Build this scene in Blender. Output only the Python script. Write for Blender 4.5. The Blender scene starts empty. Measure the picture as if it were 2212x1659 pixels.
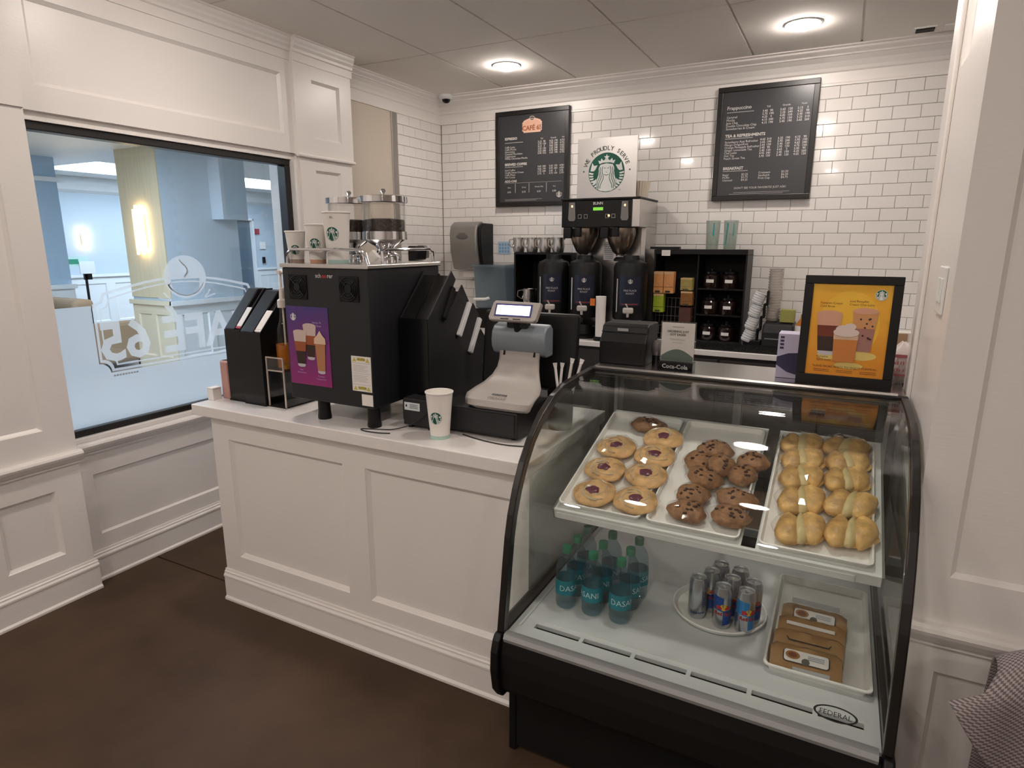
import bpy, bmesh, math, random
from mathutils import Vector, Matrix
random.seed(7)
SC = bpy.context.scene
COL = SC.collection
PI = math.pi

# ------------------------------------------------------------------ camera
F_PX, YAW, PITCH, ROLL = 1345.74, math.radians(27.6), math.radians(-12.7), math.radians(0.09)
CAM = Vector((0, 0, 1.6))
_f = Vector((-math.sin(YAW) * math.cos(PITCH), math.cos(YAW) * math.cos(PITCH), math.sin(PITCH)))
_r0 = Vector((math.cos(YAW), math.sin(YAW), 0))
_u0 = _r0.cross(_f)
_r = math.cos(ROLL) * _r0 + math.sin(ROLL) * _u0
_u = -math.sin(ROLL) * _r0 + math.cos(ROLL) * _u0
cd = bpy.data.cameras.new('camera')
cd.sensor_width = 36.0
cd.lens = F_PX / 2212 * 36
cd.clip_start = 0.02
cam = bpy.data.objects.new('camera', cd)
cam.matrix_world = Matrix(((_r.x, _u.x, -_f.x, CAM.x), (_r.y, _u.y, -_f.y, CAM.y), (_r.z, _u.z, -_f.z, CAM.z), (0, 0, 0, 1)))
COL.objects.link(cam)
SC.camera = cam

def at(px, py, point, normal):
    """a photo pixel -> the point where its ray meets a known plane"""
    d = _r * ((px - 1106) / F_PX) - _u * ((py - 829.5) / F_PX) + _f
    n = Vector(normal)
    return CAM + d * ((Vector(point) - CAM).dot(n) / d.dot(n))
def atx(px, py, v): return at(px, py, (v, 0, 0), (1, 0, 0))
def aty(px, py, v): return at(px, py, (0, v, 0), (0, 1, 0))
def atz(px, py, v): return at(px, py, (0, 0, v), (0, 0, 1))

# ------------------------------------------------------------------ world, exposure
w = bpy.data.worlds.new('world'); SC.world = w
w.use_nodes = True
w.node_tree.nodes['Background'].inputs[0].default_value = (0.70, 0.83, 1.0, 1)
w.node_tree.nodes['Background'].inputs[1].default_value = 3.8
SC.view_settings.view_transform = 'Standard'
SC.view_settings.look = 'None'
SC.view_settings.gamma = 1
SC.view_settings.use_curve_mapping = False
SC.view_settings.exposure = 1.47
SC.cycles.transparent_max_bounces = 24
SC.cycles.max_bounces = 6
SC.cycles.diffuse_bounces = 4
SC.cycles.glossy_bounces = 3
SC.cycles.transmission_bounces = 4
SC.cycles.caustics_reflective = False
SC.cycles.caustics_refractive = False
SC.cycles.use_adaptive_sampling = True
SC.cycles.use_light_tree = False
SC.cycles.adaptive_threshold = 0.05
SC.cycles.sample_clamp_indirect = 6.0
LAMP = (1.0, 0.905, 0.825)          # warm white ceiling lamps
LAMP_W = 56.0                      # emission of one lamp lens

# ------------------------------------------------------------------ materials
MATS = {}
def mat(name, col, rough=0.5, metal=0.0, bump=0.0, bscale=60, var=0.0, vscale=6, emit=0, spec=0.5, trans=0, ior=1.45, coat=0, stretch=None):
    if name in MATS: return MATS[name]
    m = bpy.data.materials.new(name); m.use_nodes = True
    nt = m.node_tree; b = nt.nodes['Principled BSDF']
    b.inputs['Base Color'].default_value = (*col, 1)
    b.inputs['Roughness'].default_value = rough
    b.inputs['Metallic'].default_value = metal
    b.inputs['Specular IOR Level'].default_value = spec
    b.inputs['IOR'].default_value = ior
    if trans: b.inputs['Transmission Weight'].default_value = trans
    if coat: b.inputs['Coat Weight'].default_value = coat
    if emit:
        b.inputs['Emission Color'].default_value = (*col, 1); b.inputs['Emission Strength'].default_value = emit
        if name != 'lamp_lens': m.cycles.emission_sampling = 'NONE'      # faint glows: seen, not sampled as lamps
    if bump or var:
        tc = nt.nodes.new('ShaderNodeTexCoord'); src = tc.outputs['Object']
        if stretch:
            mp = nt.nodes.new('ShaderNodeMapping'); mp.inputs['Scale'].default_value = stretch
            nt.links.new(src, mp.inputs[0]); src = mp.outputs[0]
    if bump:
        n = nt.nodes.new('ShaderNodeTexNoise'); n.inputs['Scale'].default_value = bscale; n.inputs['Detail'].default_value = 4
        bp = nt.nodes.new('ShaderNodeBump'); bp.inputs['Strength'].default_value = bump; bp.inputs['Distance'].default_value = 0.01
        nt.links.new(src, n.inputs['Vector']); nt.links.new(n.outputs['Fac'], bp.inputs['Height']); nt.links.new(bp.outputs[0], b.inputs['Normal'])
    if var:
        n = nt.nodes.new('ShaderNodeTexNoise'); n.inputs['Scale'].default_value = vscale; n.inputs['Detail'].default_value = 6
        r = nt.nodes.new('ShaderNodeValToRGB')
        r.color_ramp.elements[0].position = 0.3; r.color_ramp.elements[1].position = 0.7
        r.color_ramp.elements[0].color = (*[c * (1 - var) for c in col], 1); r.color_ramp.elements[1].color = (*[min(1, c * (1 + var)) for c in col], 1)
        nt.links.new(src, n.inputs['Vector']); nt.links.new(n.outputs['Fac'], r.inputs[0]); nt.links.new(r.outputs[0], b.inputs['Base Color'])
    MATS[name] = m
    return m

def pane_mat(name, tint, refl_ior=1.5, rough=0.0, haze=0.0, hazecol=(1, 1, 1)):
    """thin clear sheet: transparent, with Fresnel reflection, optionally a little milky"""
    m = bpy.data.materials.new(name); m.use_nodes = True; nt = m.node_tree; nt.nodes.clear()
    o = nt.nodes.new('ShaderNodeOutputMaterial'); t = nt.nodes.new('ShaderNodeBsdfTransparent'); g = nt.nodes.new('ShaderNodeBsdfGlossy')
    fr = nt.nodes.new('ShaderNodeFresnel'); mx = nt.nodes.new('ShaderNodeMixShader')
    geo = nt.nodes.new('ShaderNodeNewGeometry'); mi = nt.nodes.new('ShaderNodeMix'); mi.data_type = 'FLOAT'
    nt.links.new(geo.outputs['Backfacing'], mi.inputs[0]); mi.inputs[2].default_value = refl_ior; mi.inputs[3].default_value = 1 / refl_ior
    nt.links.new(mi.outputs[0], fr.inputs[0])
    t.inputs[0].default_value = (*tint, 1); g.inputs['Roughness'].default_value = rough
    base = t
    if haze:
        d = nt.nodes.new('ShaderNodeBsdfDiffuse'); tl = nt.nodes.new('ShaderNodeBsdfTranslucent'); ad = nt.nodes.new('ShaderNodeMixShader')
        d.inputs[0].default_value = (*hazecol, 1); tl.inputs[0].default_value = (*hazecol, 1)
        ad.inputs[0].default_value = 0.6
        nt.links.new(d.outputs[0], ad.inputs[1]); nt.links.new(tl.outputs[0], ad.inputs[2])
        hm = nt.nodes.new('ShaderNodeMixShader'); hm.inputs[0].default_value = haze
        nt.links.new(t.outputs[0], hm.inputs[1]); nt.links.new(ad.outputs[0], hm.inputs[2]); base = hm
    nt.links.new(fr.outputs[0], mx.inputs[0]); nt.links.new(base.outputs[0], mx.inputs[1]); nt.links.new(g.outputs[0], mx.inputs[2])
    nt.links.new(mx.outputs[0], o.inputs[0])
    MATS[name] = m
    return m

WHITE = mat('painted_white', (0.84, 0.80, 0.77), 0.32, bump=0.05, bscale=25, stretch=(1, 1, 6))
CEIL = mat('ceiling_board', (0.90, 0.86, 0.82), 0.9, bump=0.12, bscale=220)
GRID = mat('ceiling_grid_paint', (0.72, 0.68, 0.64), 0.5)
BEIGE = mat('beige_paint', (0.62, 0.545, 0.465), 0.7)
TILE = mat('glazed_white_tile', (0.82, 0.79, 0.765), 0.10, coat=0.3)
GROUT = mat('grout', (0.30, 0.275, 0.255), 0.9)
CTOP = mat('white_solid_surface', (0.84, 0.80, 0.775), 0.16, var=0.02, vscale=30)
BLK = mat('black_satin', (0.006, 0.006, 0.0065), 0.42, spec=.35)
BLKG = mat('black_gloss', (0.006, 0.006, 0.007), 0.18, spec=.4)
BLKM = mat('black_matte', (0.007, 0.0065, 0.0065), 0.6, spec=.3)
GREYB = mat('dark_grey_plastic', (0.018, 0.018, 0.020), 0.5, spec=.4)
STEEL = mat('stainless', (0.62, 0.60, 0.58), 0.26, 1.0, bump=0.02, bscale=300, stretch=(1, 30, 1))
CHROME = mat('chrome', (0.80, 0.80, 0.82), 0.06, 1.0)
ALU = mat('brushed_aluminium', (0.72, 0.70, 0.68), 0.36, 1.0)
GSILV = mat('grey_silver_plastic', (0.30, 0.29, 0.28), 0.38, 0.55)
PAPER = mat('white_paper', (0.84, 0.80, 0.76), 0.6)
WHTP = mat('white_plastic', (0.82, 0.82, 0.81), 0.3)
CASEW = mat('case_white_enamel', (0.62, 0.635, 0.64), 0.3)
GREEN = mat('logo_green', (0.004, 0.10, 0.062), 0.5)
LOGOW = mat('logo_white', (0.80, 0.82, 0.80), 0.5)
INK = mat('dark_ink', (0.03, 0.03, 0.03), 0.6)
MENUW = mat('menu_white_print', (0.62, 0.60, 0.57), 0.6)
BOARD = mat('menu_board_face', (0.042, 0.043, 0.047), 0.28)
FRAMEB = mat('black_wood_frame', (0.014, 0.012, 0.011), 0.35)
GLASS = pane_mat('case_glass', (0.965, 0.982, 0.972))
WINGLASS = pane_mat('window_glass', (0.95, 0.975, 0.985))
ACRYL = pane_mat('clear_acrylic', (0.97, 0.97, 0.965), 1.49)
FROST = pane_mat('frosted_film', (0.90, 0.93, 0.95), 1.2, 0.4, 0.88, (0.66, 0.69, 0.71))
FROST2 = pane_mat('etched_lettering', (0.90, 0.93, 0.95), 1.2, 0.4, 0.62, (0.86, 0.87, 0.88))

# ------------------------------------------------------------------ builders
def frame(o, u, v):
    u = Vector(u).normalized(); v = Vector(v).normalized(); n = u.cross(v)
    return Matrix(((u.x, v.x, n.x, o[0]), (u.y, v.y, n.y, o[1]), (u.z, v.z, n.z, o[2]), (0, 0, 0, 1)))
FRONT = lambda x, y, z: frame((x, y, z), (1, 0, 0), (0, 0, 1))     # faces -y (towards the camera)

class MB:
    def __init__(s): s.bm = bmesh.new(); s.k = 0
    def mark(s): s.k = len(s.bm.verts); return s
    def xf(s, M):
        s.bm.verts.ensure_lookup_table()
        for v in s.bm.verts[s.k:]: v.co = M @ v.co
        return s
    def box(s, x0, y0, z0, x1, y1, z1):
        v = [s.bm.verts.new(p) for p in ((x0, y0, z0), (x1, y0, z0), (x1, y1, z0), (x0, y1, z0), (x0, y0, z1), (x1, y0, z1), (x1, y1, z1), (x0, y1, z1))]
        for f in ((3, 2, 1, 0), (4, 5, 6, 7), (0, 1, 5, 4), (1, 2, 6, 5), (2, 3, 7, 6), (3, 0, 4, 7)): s.bm.faces.new([v[i] for i in f])
        return s
    def poly(s, pts):
        s.bm.faces.new([s.bm.verts.new(p) for p in pts]); return s
    def prism(s, pts, axis, a, b):
        mk = {'x': lambda p, t: (t, p[0], p[1]), 'y': lambda p, t: (p[0], t, p[1]), 'z': lambda p, t: (p[0], p[1], t)}[axis]
        A = [s.bm.verts.new(mk(p, a)) for p in pts]; Bv = [s.bm.verts.new(mk(p, b)) for p in pts]
        n = len(pts)
        fs = [s.bm.faces.new(A), s.bm.faces.new(Bv[::-1])] + [s.bm.faces.new((A[i], Bv[i], Bv[(i + 1) % n], A[(i + 1) % n])) for i in range(n)]
        return s
    def lathe(s, prof, n=24, c=(0, 0, 0), caps=True):
        rings = []
        for r, z in prof:
            rings.append([s.bm.verts.new((c[0] + r * math.sin(2 * PI * i / n), c[1] - r * math.cos(2 * PI * i / n), c[2] + z)) for i in range(n)])
        for a, b in zip(rings, rings[1:]):
            for i in range(n): s.bm.faces.new((a[i], a[(i + 1) % n], b[(i + 1) % n], b[i]))
        if caps: s.bm.faces.new(rings[0][::-1]); s.bm.faces.new(rings[-1])
        return s
    def cyl(s, p0, p1, r0, r1=None, n=14):
        return s.tube([p0, p1], r0, n, r1)
    def tube(s, path, r, n=8, r1=None, closed=False):
        path = [Vector(p) for p in path]; m = len(path); rings = []; prev = None
        for i, p in enumerate(path):
            if closed: t = path[(i + 1) % m] - path[i - 1]
            else: t = path[min(i + 1, m - 1)] - path[max(i - 1, 0)]
            t.normalize()
            if prev is None:
                a = Vector((0, 0, 1)) if abs(t.z) < 0.9 else Vector((1, 0, 0))
                u = t.cross(a).normalized()
            else: u = (prev - t * prev.dot(t)).normalized()
            prev = u; v = t.cross(u)
            rr = r if r1 is None else r + (r1 - r) * i / (m - 1)
            rings.append([s.bm.verts.new(p + rr * (math.cos(2 * PI * k / n) * u + math.sin(2 * PI * k / n) * v)) for k in range(n)])
        prs = list(zip(rings, rings[1:])) + ([(rings[-1], rings[0])] if closed else [])
        for a, b in prs:
            for k in range(n): s.bm.faces.new((a[k], a[(k + 1) % n], b[(k + 1) % n], b[k]))
        if not closed: s.bm.faces.new(rings[0][::-1]); s.bm.faces.new(rings[-1])
        return s
    def sheet(s, grid, thick=0):
        """grid[i][j] of points -> surface (optionally solid)"""
        def lay(g):
            V = [[s.bm.verts.new(p) for p in row] for row in g]; return V
        A = lay(grid); ni, nj = len(A), len(A[0])
        for i in range(ni - 1):
            for j in range(nj - 1): s.bm.faces.new((A[i][j], A[i + 1][j], A[i + 1][j + 1], A[i][j + 1]))
        return s
    def blob(s, c, r, nu=16, nv=10, f=None):
        prof = []
        rings = []
        for i in range(1, nv):
            t = PI * i / nv
            ring = []
            for k in range(nu):
                a = 2 * PI * k / nu
                p = Vector((math.sin(t) * math.cos(a), math.sin(t) * math.sin(a), -math.cos(t)))
                q = f(p) if f else p
                ring.append(s.bm.verts.new((c[0] + r[0] * q[0], c[1] + r[1] * q[1], c[2] + r[2] * q[2])))
            rings.append(ring)
        for a, b in zip(rings, rings[1:]):
            for k in range(nu): s.bm.faces.new((a[k], a[(k + 1) % nu], b[(k + 1) % nu], b[k]))
        s.bm.faces.new(rings[0][::-1]); s.bm.faces.new(rings[-1])
        return s
    def mesh(s, name, smooth=False):
        bmesh.ops.recalc_face_normals(s.bm, faces=s.bm.faces)
        me = bpy.data.meshes.new(name); s.bm.to_mesh(me); s.bm.free()
        if smooth:
            me.shade_smooth(); me.set_sharp_from_angle(angle=math.radians(38))
        return me
    def build(s, name, m, parent=None, smooth=False, bev=0, seg=2, solid=0):
        return put(name, s.mesh(name, smooth), m, parent, bev, seg, solid)

def put(name, me, m, parent=None, bev=0, seg=2, solid=0, M=None):
    if m and not me.materials: me.materials.append(m)
    o = bpy.data.objects.new(name, me); COL.objects.link(o)
    if parent: o.parent = parent
    if M: o.matrix_local = M
    if solid:
        md = o.modifiers.new('solid', 'SOLIDIFY'); md.thickness = solid; md.offset = 0
    if bev:
        md = o.modifiers.new('bevel', 'BEVEL'); md.width = bev; md.segments = seg; md.limit_method = 'ANGLE'; md.angle_limit = math.radians(40)
        md.harden_normals = False
    return o
def tag(o, label, cat, group=None):
    o['label'] = label; o['category'] = cat
    if group: o['group'] = group
    return o
def thing(name, label, cat, loc=(0, 0, 0), rz=0, group=None):
    o = bpy.data.objects.new(name, None); COL.objects.link(o)
    o.empty_display_size = 0.05; o.location = loc; o.rotation_euler = (0, 0, rz)
    return tag(o, label, cat, group)
def struct(o): o['kind'] = 'structure'; return o
def dup(o, parent=None, loc=None, rz=None, label=None):
    c = o.copy(); COL.objects.link(c); c.parent = parent
    if parent is None:
        if loc is not None: c.location = loc
        if rz is not None: c.rotation_euler = (0, 0, rz)
        if label: c['label'] = label
    for ch in list(o.children): dup(ch, c)
    return c

# flat print: polygons / text laid on a frame, or wrapped round a (conical) surface
def flat(name, polys, m, parent, M, lift=0.0006, wrap=None):
    s = MB()
    for i_, p in enumerate(polys): s.poly([(a, b, i_ * 2e-5 if len(polys) < 40 else 0) for a, b in p])
    me = s.mesh(name)
    o = lay(name, me, m, parent, M, lift, wrap)
    if len(polys) > 1: o['kind'] = 'stuff'
    return o
def lay(name, me, m, parent, M, lift, wrap):
    if wrap:                       # wrap(v)->radius ; u is arc length
        for v in me.vertices:
            r = wrap(v.co.y) + lift + v.co.z; a = v.co.x / r
            v.co = (r * math.sin(a), -r * math.cos(a), v.co.y)
        if M: me.transform(M)
    else:
        me.transform(M @ Matrix.Translation((0, 0, lift)))
    return put(name, me, m, parent)
def text_me(body, size, align='LEFT', bold=0.0, spacing=1.0, extrude=0):
    c = bpy.data.curves.new('t', 'FONT'); c.body = body; c.size = size; c.align_x = align; c.offset = bold * size
    c.space_character = spacing; c.resolution_u = 2; c.extrude = extrude; c.fill_mode = 'BOTH' if extrude else 'FRONT'
    o = bpy.data.objects.new('t', c)
    me = bpy.data.meshes.new_from_object(o); bpy.data.objects.remove(o); bpy.data.curves.remove(c)
    me.materials.clear()
    return me
def text(name, body, size, m, parent, M, align='CENTER', bold=0.0, lift=0.0008, wrap=None, spacing=1.0, dx=0, dy=0, rot=0):
    me = text_me(body, size, align, bold, spacing)
    me.transform(Matrix.Translation((dx, dy, 0)) @ Matrix.Rotation(rot, 4, 'Z'))
    if wrap:
        bm = bmesh.new(); bm.from_mesh(me); bmesh.ops.triangulate(bm, faces=bm.faces); bm.to_mesh(me); bm.free()
    return lay(name, me, m, parent, M, lift, wrap)
def texts(name, items, m, parent, M, lift=0.0008):
    """many lines joined into one print"""
    s = MB()
    for body, size, x, y, al, bold in items:
        me = text_me(body, size, al, bold); me.transform(Matrix.Translation((x, y, 0))); s.bm.from_mesh(me); bpy.data.meshes.remove(me)
    o = lay(name, s.mesh(name), m, parent, M, lift, None); o['kind'] = 'stuff'
    return o
def rect(x0, y0, x1, y1): return [(x0, y0), (x1, y0), (x1, y1), (x0, y1)]
def ell(cx, cy, rx, ry, n=28, a0=0, a1=2 * PI): return [(cx + rx * math.cos(a0 + (a1 - a0) * i / n), cy + ry * math.sin(a0 + (a1 - a0) * i / n)) for i in range(n if abs(a1 - a0 - 2 * PI) < 1e-6 else n + 1)]
def rrect(x0, y0, x1, y1, r, n=4):
    out = []
    for cx, cy, a in ((x1 - r, y0 + r, -PI / 2), (x1 - r, y1 - r, 0), (x0 + r, y1 - r, PI / 2), (x0 + r, y0 + r, PI)):
        out += [(cx + r * math.cos(a + PI / 2 * i / n), cy + r * math.sin(a + PI / 2 * i / n)) for i in range(n + 1)]
    return out
def line2(pts, wd):
    """thick polyline as quads"""
    out = []
    for a, b in zip(pts, pts[1:]):
        d = Vector((b[0] - a[0], b[1] - a[1])); L = d.length or 1e-9; n = Vector((-d.y, d.x)) / L * wd / 2; e = d / L * wd * 0.15
        out.append([(a[0] + n.x - e.x, a[1] + n.y - e.y), (a[0] - n.x - e.x, a[1] - n.y - e.y), (b[0] - n.x + e.x, b[1] - n.y + e.y), (b[0] + n.x + e.x, b[1] + n.y + e.y)])
    return out
def fill2(loops):
    c = bpy.data.curves.new('f', 'CURVE'); c.dimensions = '2D'; c.fill_mode = 'BOTH'
    for L in loops:
        sp = c.splines.new('POLY'); sp.points.add(len(L) - 1); sp.use_cyclic_u = True
        for p, q in zip(sp.points, L): p.co = (q[0], q[1], 0, 1)
    o = bpy.data.objects.new('f', c); me = bpy.data.meshes.new_from_object(o); bpy.data.objects.remove(o); bpy.data.curves.remove(c)
    me.materials.clear(); return me

# the round green emblem: crowned long-haired figure with two tails
def _siren():
    wht, grn = [], []
    star = [(0.17 * (1 if i % 2 == 0 else 0.42) * math.cos(PI / 2 + i * PI / 5), 0.76 + 0.17 * (1 if i % 2 == 0 else 0.42) * math.sin(PI / 2 + i * PI / 5)) for i in range(10)]
    wht.append(star)
    wht.append([(-0.40, 0.44), (-0.47, 0.62), (-0.34, 0.58), (-0.30, 0.72), (-0.17, 0.60), (-0.08, 0.66), (0.08, 0.66), (0.17, 0.60), (0.30, 0.72), (0.34, 0.58), (0.47, 0.62), (0.40, 0.44), (0.2, 0.50), (-0.2, 0.50)])
    body = [(-0.34, 0.40), (0, 0.46), (0.34, 0.40), (0.46, 0.18), (0.44, -0.10), (0.52, -0.34), (0.56, -0.58), (0.52, -0.80), (0.30, -0.93), (0, -0.97), (-0.30, -0.93), (-0.52, -0.80), (-0.56, -0.58), (-0.52, -0.34), (-0.44, -0.10), (-0.46, 0.18)]
    wht.append(body)
    for sgn in (-1, 1):
        wht.append([(sgn * x, y) for x, y in ((0.90, 0.10), (0.80, 0.52), (0.70, 0.36), (0.50, 0.38), (0.62, 0.16), (0.72, 0.08))])
        for k in range(8):
            a = math.radians(2 - k * 9.5)
            r0 = 0.70 + 0.015 * k
            ca, sa = math.cos(a), math.sin(a)
            cb, sb = math.cos(a - math.radians(5.2)), math.sin(a - math.radians(5.2))
            wht.append([(sgn * r0 * ca, r0 * sa - 0.05), (sgn * 0.97 * ca, 0.97 * sa), (sgn * 0.97 * cb, 0.97 * sb), (sgn * (r0 + 0.06) * cb, (r0 + 0.06) * sb - 0.05)])
        wht.append([(sgn * x, y) for x, y in ((0.54, -0.30), (0.76, -0.46), (0.66, -0.62), (0.56, -0.52))])
        for off, x0 in ((0.0, 0.20), (0.09, 0.30), (0.18, 0.40)):
            pts = []
            for i in range(15):
                t = i / 14; y = 0.30 - off * 0.3 - t * (1.10 - off * 0.2)
                x = x0 - 0.05 * math.sin(t * 3.0) * (1 if off == 0 else 0.4) + 0.045 * math.sin(t * 9 + off * 6) + 0.12 * t * (1 - off)
                pts.append((sgn * min(x, 0.55), y))
            grn += line2(pts, 0.034)
        grn.append(ell(sgn * 0.09, 0.22, 0.055, 0.018, 8))
    grn.append(ell(0, 0.02, 0.035, 0.014, 8))
    grn += line2([(-0.13, -0.10), (0, -0.14), (0.13, -0.10)], 0.03)
    return wht, grn
S_W, S_G = _siren()
def siren(R, parent, M, lift=0.0006, wrap=None, ring=False, back=True, dx=0, dy=0, name='logo', green=None, white=None):
    T = lambda P: [[(x * R + dx, y * R + dy) for x, y in p] for p in P]
    g = green or GREEN; wm = white or LOGOW
    st = max(0.0003, lift * 0.5)
    out = None
    if ring: out = flat(name + '_ring', T([ell(0, 0, 1.07, 1.07, 32)]), wm, parent, M, lift, wrap); lift += st
    disc = []
    if back:
        if wrap:
            N = 10
            for i in range(N):
                for j in range(N):
                    q = [(-1 + 2 * (i + a) / N, -1 + 2 * (j + b) / N) for a, b in ((0, 0), (1, 0), (1, 1), (0, 1))]
                    q = [(x * math.sqrt(max(0, 1 - y * y / 2)), y * math.sqrt(max(0, 1 - x * x / 2))) for x, y in q]
                    disc.append(q)
        else: disc = [ell(0, 0, 1, 1, 36)]
        flat(name + '_disc', T(disc), g, parent, M, lift, wrap); lift += st
    flat(name + '_figure', T(S_W), wm, parent, M, lift, wrap); lift += st
    flat(name + '_lines', T(S_G), g, parent, M, lift, wrap)

# a panelled wooden face: front plane at depth 0 of frame M (local x right, y up, z out), rectangular recesses with sloped edges
def panelled(name, x0, y0, x1, y1, holes, M, parent, m=WHITE, depth=0.016, slope=0.016, thick=0.02):
    xs = sorted({x0, x1, *[h[0] for h in holes], *[h[2] for h in holes]}); ys = sorted({y0, y1, *[h[1] for h in holes], *[h[3] for h in holes]})
    s = MB()
    vg = {}
    def V(x, y, z=0.0):
        k = (round(x, 5), round(y, 5), round(z, 5))
        if k not in vg: vg[k] = s.bm.verts.new((x, y, z))
        return vg[k]
    for i in range(len(xs) - 1):
        for j in range(len(ys) - 1):
            cx, cy = (xs[i] + xs[i + 1]) / 2, (ys[j] + ys[j + 1]) / 2
            if any(h[0] < cx < h[2] and h[1] < cy < h[3] for h in holes): continue
            s.bm.faces.new((V(xs[i], ys[j]), V(xs[i + 1], ys[j]), V(xs[i + 1], ys[j + 1]), V(xs[i], ys[j + 1])))
    for a, b, c, d in holes:
        hx = sorted({a, c, *[x for x in xs if a < x < c]}); 
        o = [(a, b), (c, b), (c, d), (a, d)]
        st1 = [(a + .004, b + .004), (c - .004, b + .004), (c - .004, d - .004), (a + .004, d - .004)]
        st2 = [(a + slope, b + slope), (c - slope, b + slope), (c - slope, d - slope), (a + slope, d - slope)]
        for A, za, Bq, zb in ((o, 0, st1, -.005), (st1, -.005, st2, -depth)):
            for k in range(4):
                s.poly([(*A[k], za), (*A[(k + 1) % 4], za), (*Bq[(k + 1) % 4], zb), (*Bq[k], zb)])
    # rim so that the face is a board and not a sheet
    for A, Bq in (((x0, y0), (x1, y0)), ((x1, y0), (x1, y1)), ((x1, y1), (x0, y1)), ((x0, y1), (x0, y0))):
        s.poly([(*A, 0), (*Bq, 0), (*Bq, -thick), (*A, -thick)])
    me = s.mesh(name); me.transform(M)
    o = put(name, me, m, parent)
    for a, b, c, d in holes:
        q = MB(); q.box(a + slope - .001, b + slope - .001, -depth - .004, c - slope + .001, d - slope + .001, -depth)
        me = q.mesh('panel'); me.transform(M); put('panel', me, m, o)
    return o
BASEP = [(0, 0), (.022, 0), (.022, .010), (.014, .018), (.014, .110), (.0175, .114), (.0175, .122), (.011, .130), (.011, .137), (.006, .141), (.004, .150), (0, .150)]
RAILP = [(0, .631), (.010, .631), (.010, .640), (.018, .645), (.024, .655), (.030, .665), (.034, .676), (.030, .685), (.020, .691), (0, .691)]
def mould(name, prof, run, base, sgn, a, b, parent, m=WHITE):
    s = MB(); s.prism([(base + sgn * d, z) for d, z in prof], 'y' if run == 'y' else 'x', a, b)
    return s.build(name, m, parent, smooth=False)

LEFTF = lambda x: frame((x, 0, 0), (0, 1, 0), (0, 0, 1))    # faces +x ; local x = world y, local y = world z

# ================================================================== the room
ZC = 2.79
YB = 4.78                     # back wall
XR0, XR1, YF = -3.05, 4.2, -3.6
FLOORM = mat('brown_polished_concrete', (0.072, 0.043, 0.025), 0.55, spec=.28, bump=0.10, bscale=14, var=0.28, vscale=2.6)
s = MB(); s.box(-3.3, YF - .2, -.12, XR1 + .2, 1.778, 0); s.box(-3.3, 1.788, -.12, XR1 + .2, YB + .2, 0); s.box(-3.3, 1.70, -.13, XR1 + .2, 1.86, -.006)
fl = struct(s.build('floor', FLOORM))
# ceiling: slab, runners, boards
s = MB(); s.box(-3.3, YF - .2, ZC + .004, XR1 + .2, YB + .2, ZC + .10)
ceil = struct(s.build('ceiling', GRID))
gx = [-2.49 + .612 * k for k in range(-1, 12)]; gy = [3.62 + 1.22 * k for k in range(-6, 2)]
for i in range(len(gx) - 1):
    x0, x1 = max(gx[i], -3.22), min(gx[i + 1], XR1 + .1)
    for j in range(len(gy) - 1):
        y0, y1 = max(gy[j], YF - .1), min(gy[j + 1], YB + .1)
        if x1 - x0 < .05 or y1 - y0 < .05: continue
        s = MB(); s.box(x0 + .006, y0 + .006, ZC - .004, x1 - .006, y1 - .006, ZC + .006); s.build('ceiling_tile', CEIL, ceil)

# ---- tiled walls
TW, TH = .1525, .0765
ZT = 2.588
def tile_me(w_, h_):
    s = MB(); a, b, t, e = w_ / 2 - .0009, h_ / 2 - .0009, .008, .0022
    o = [(-a, -b), (a, -b), (a, b), (-a, b)]; i_ = [(-a + e, -b + e), (a - e, -b + e), (a - e, b - e), (-a + e, b - e)]
    s.poly([(*p, t) for p in i_])
    for k in range(4):
        s.poly([(*o[k], t * .6), (*o[(k + 1) % 4], t * .6), (*i_[(k + 1) % 4], t), (*i_[k], t)])
        s.poly([(*o[k], 0), (*o[(k + 1) % 4], 0), (*o[(k + 1) % 4], t * .6), (*o[k], t * .6)])
    return s.mesh('tile')
FULL, HALF = tile_me(TW, TH), tile_me(TW / 2, TH)
s = MB(); s.box(-3.3, YB, 0, XR1 + .2, YB + .15, ZC)
wb = struct(s.build('wall_back', GROUT))
cells = []
for r in range(22):
    z = ZT - TH * (r + .5)
    x = -.134 + (TW / 2 if r % 2 else 0) + TW / 2 - 25 * TW
    while x < .70:
        if x - TW / 2 > -3.2 + .004: cells.append((x, z, FULL))
        elif x + TW / 2 > -3.2 + .03: cells.append((x + TW / 4, z, HALF) if x + TW / 4 - TW / 4 > -3.21 else None)
        x += TW
cells = [c for c in cells if c]
def hidden(x, z):
    if x > .50: return True
    P = Vector((x, YB, z)) - CAM; zz = P.dot(_f); px = 1106 + F_PX * P.dot(_r) / zz; py = 829.5 - F_PX * P.dot(_u) / zz
    for a, b, c, d in ((1080, 265, 1218, 430), (1560, 200, 1740, 415), (1230, 440, 1400, 740), (1270, 310, 1380, 425), (1110, 560, 1610, 760), (600, 575, 960, 900), (1740, 620, 1930, 800), (1040, 690, 1700, 900)):
        if a < px < c and b < py < d: return True
    return False
vis = sorted([c for c in cells if not hidden(c[0], c[1])], key=lambda c: (Vector((c[0], YB, c[1])) - CAM).length)
big = set(vis[:300])
rest = MB()
for c in cells:
    M_ = FRONT(c[0], YB, c[1])
    if c in big: put('tile', c[2], TILE, wb, M=M_)
    else:
        rest.mark(); rest.bm.from_mesh(c[2]); rest.xf(M_)
o = rest.build('tiles', TILE, wb); o['kind'] = 'stuff'

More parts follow.
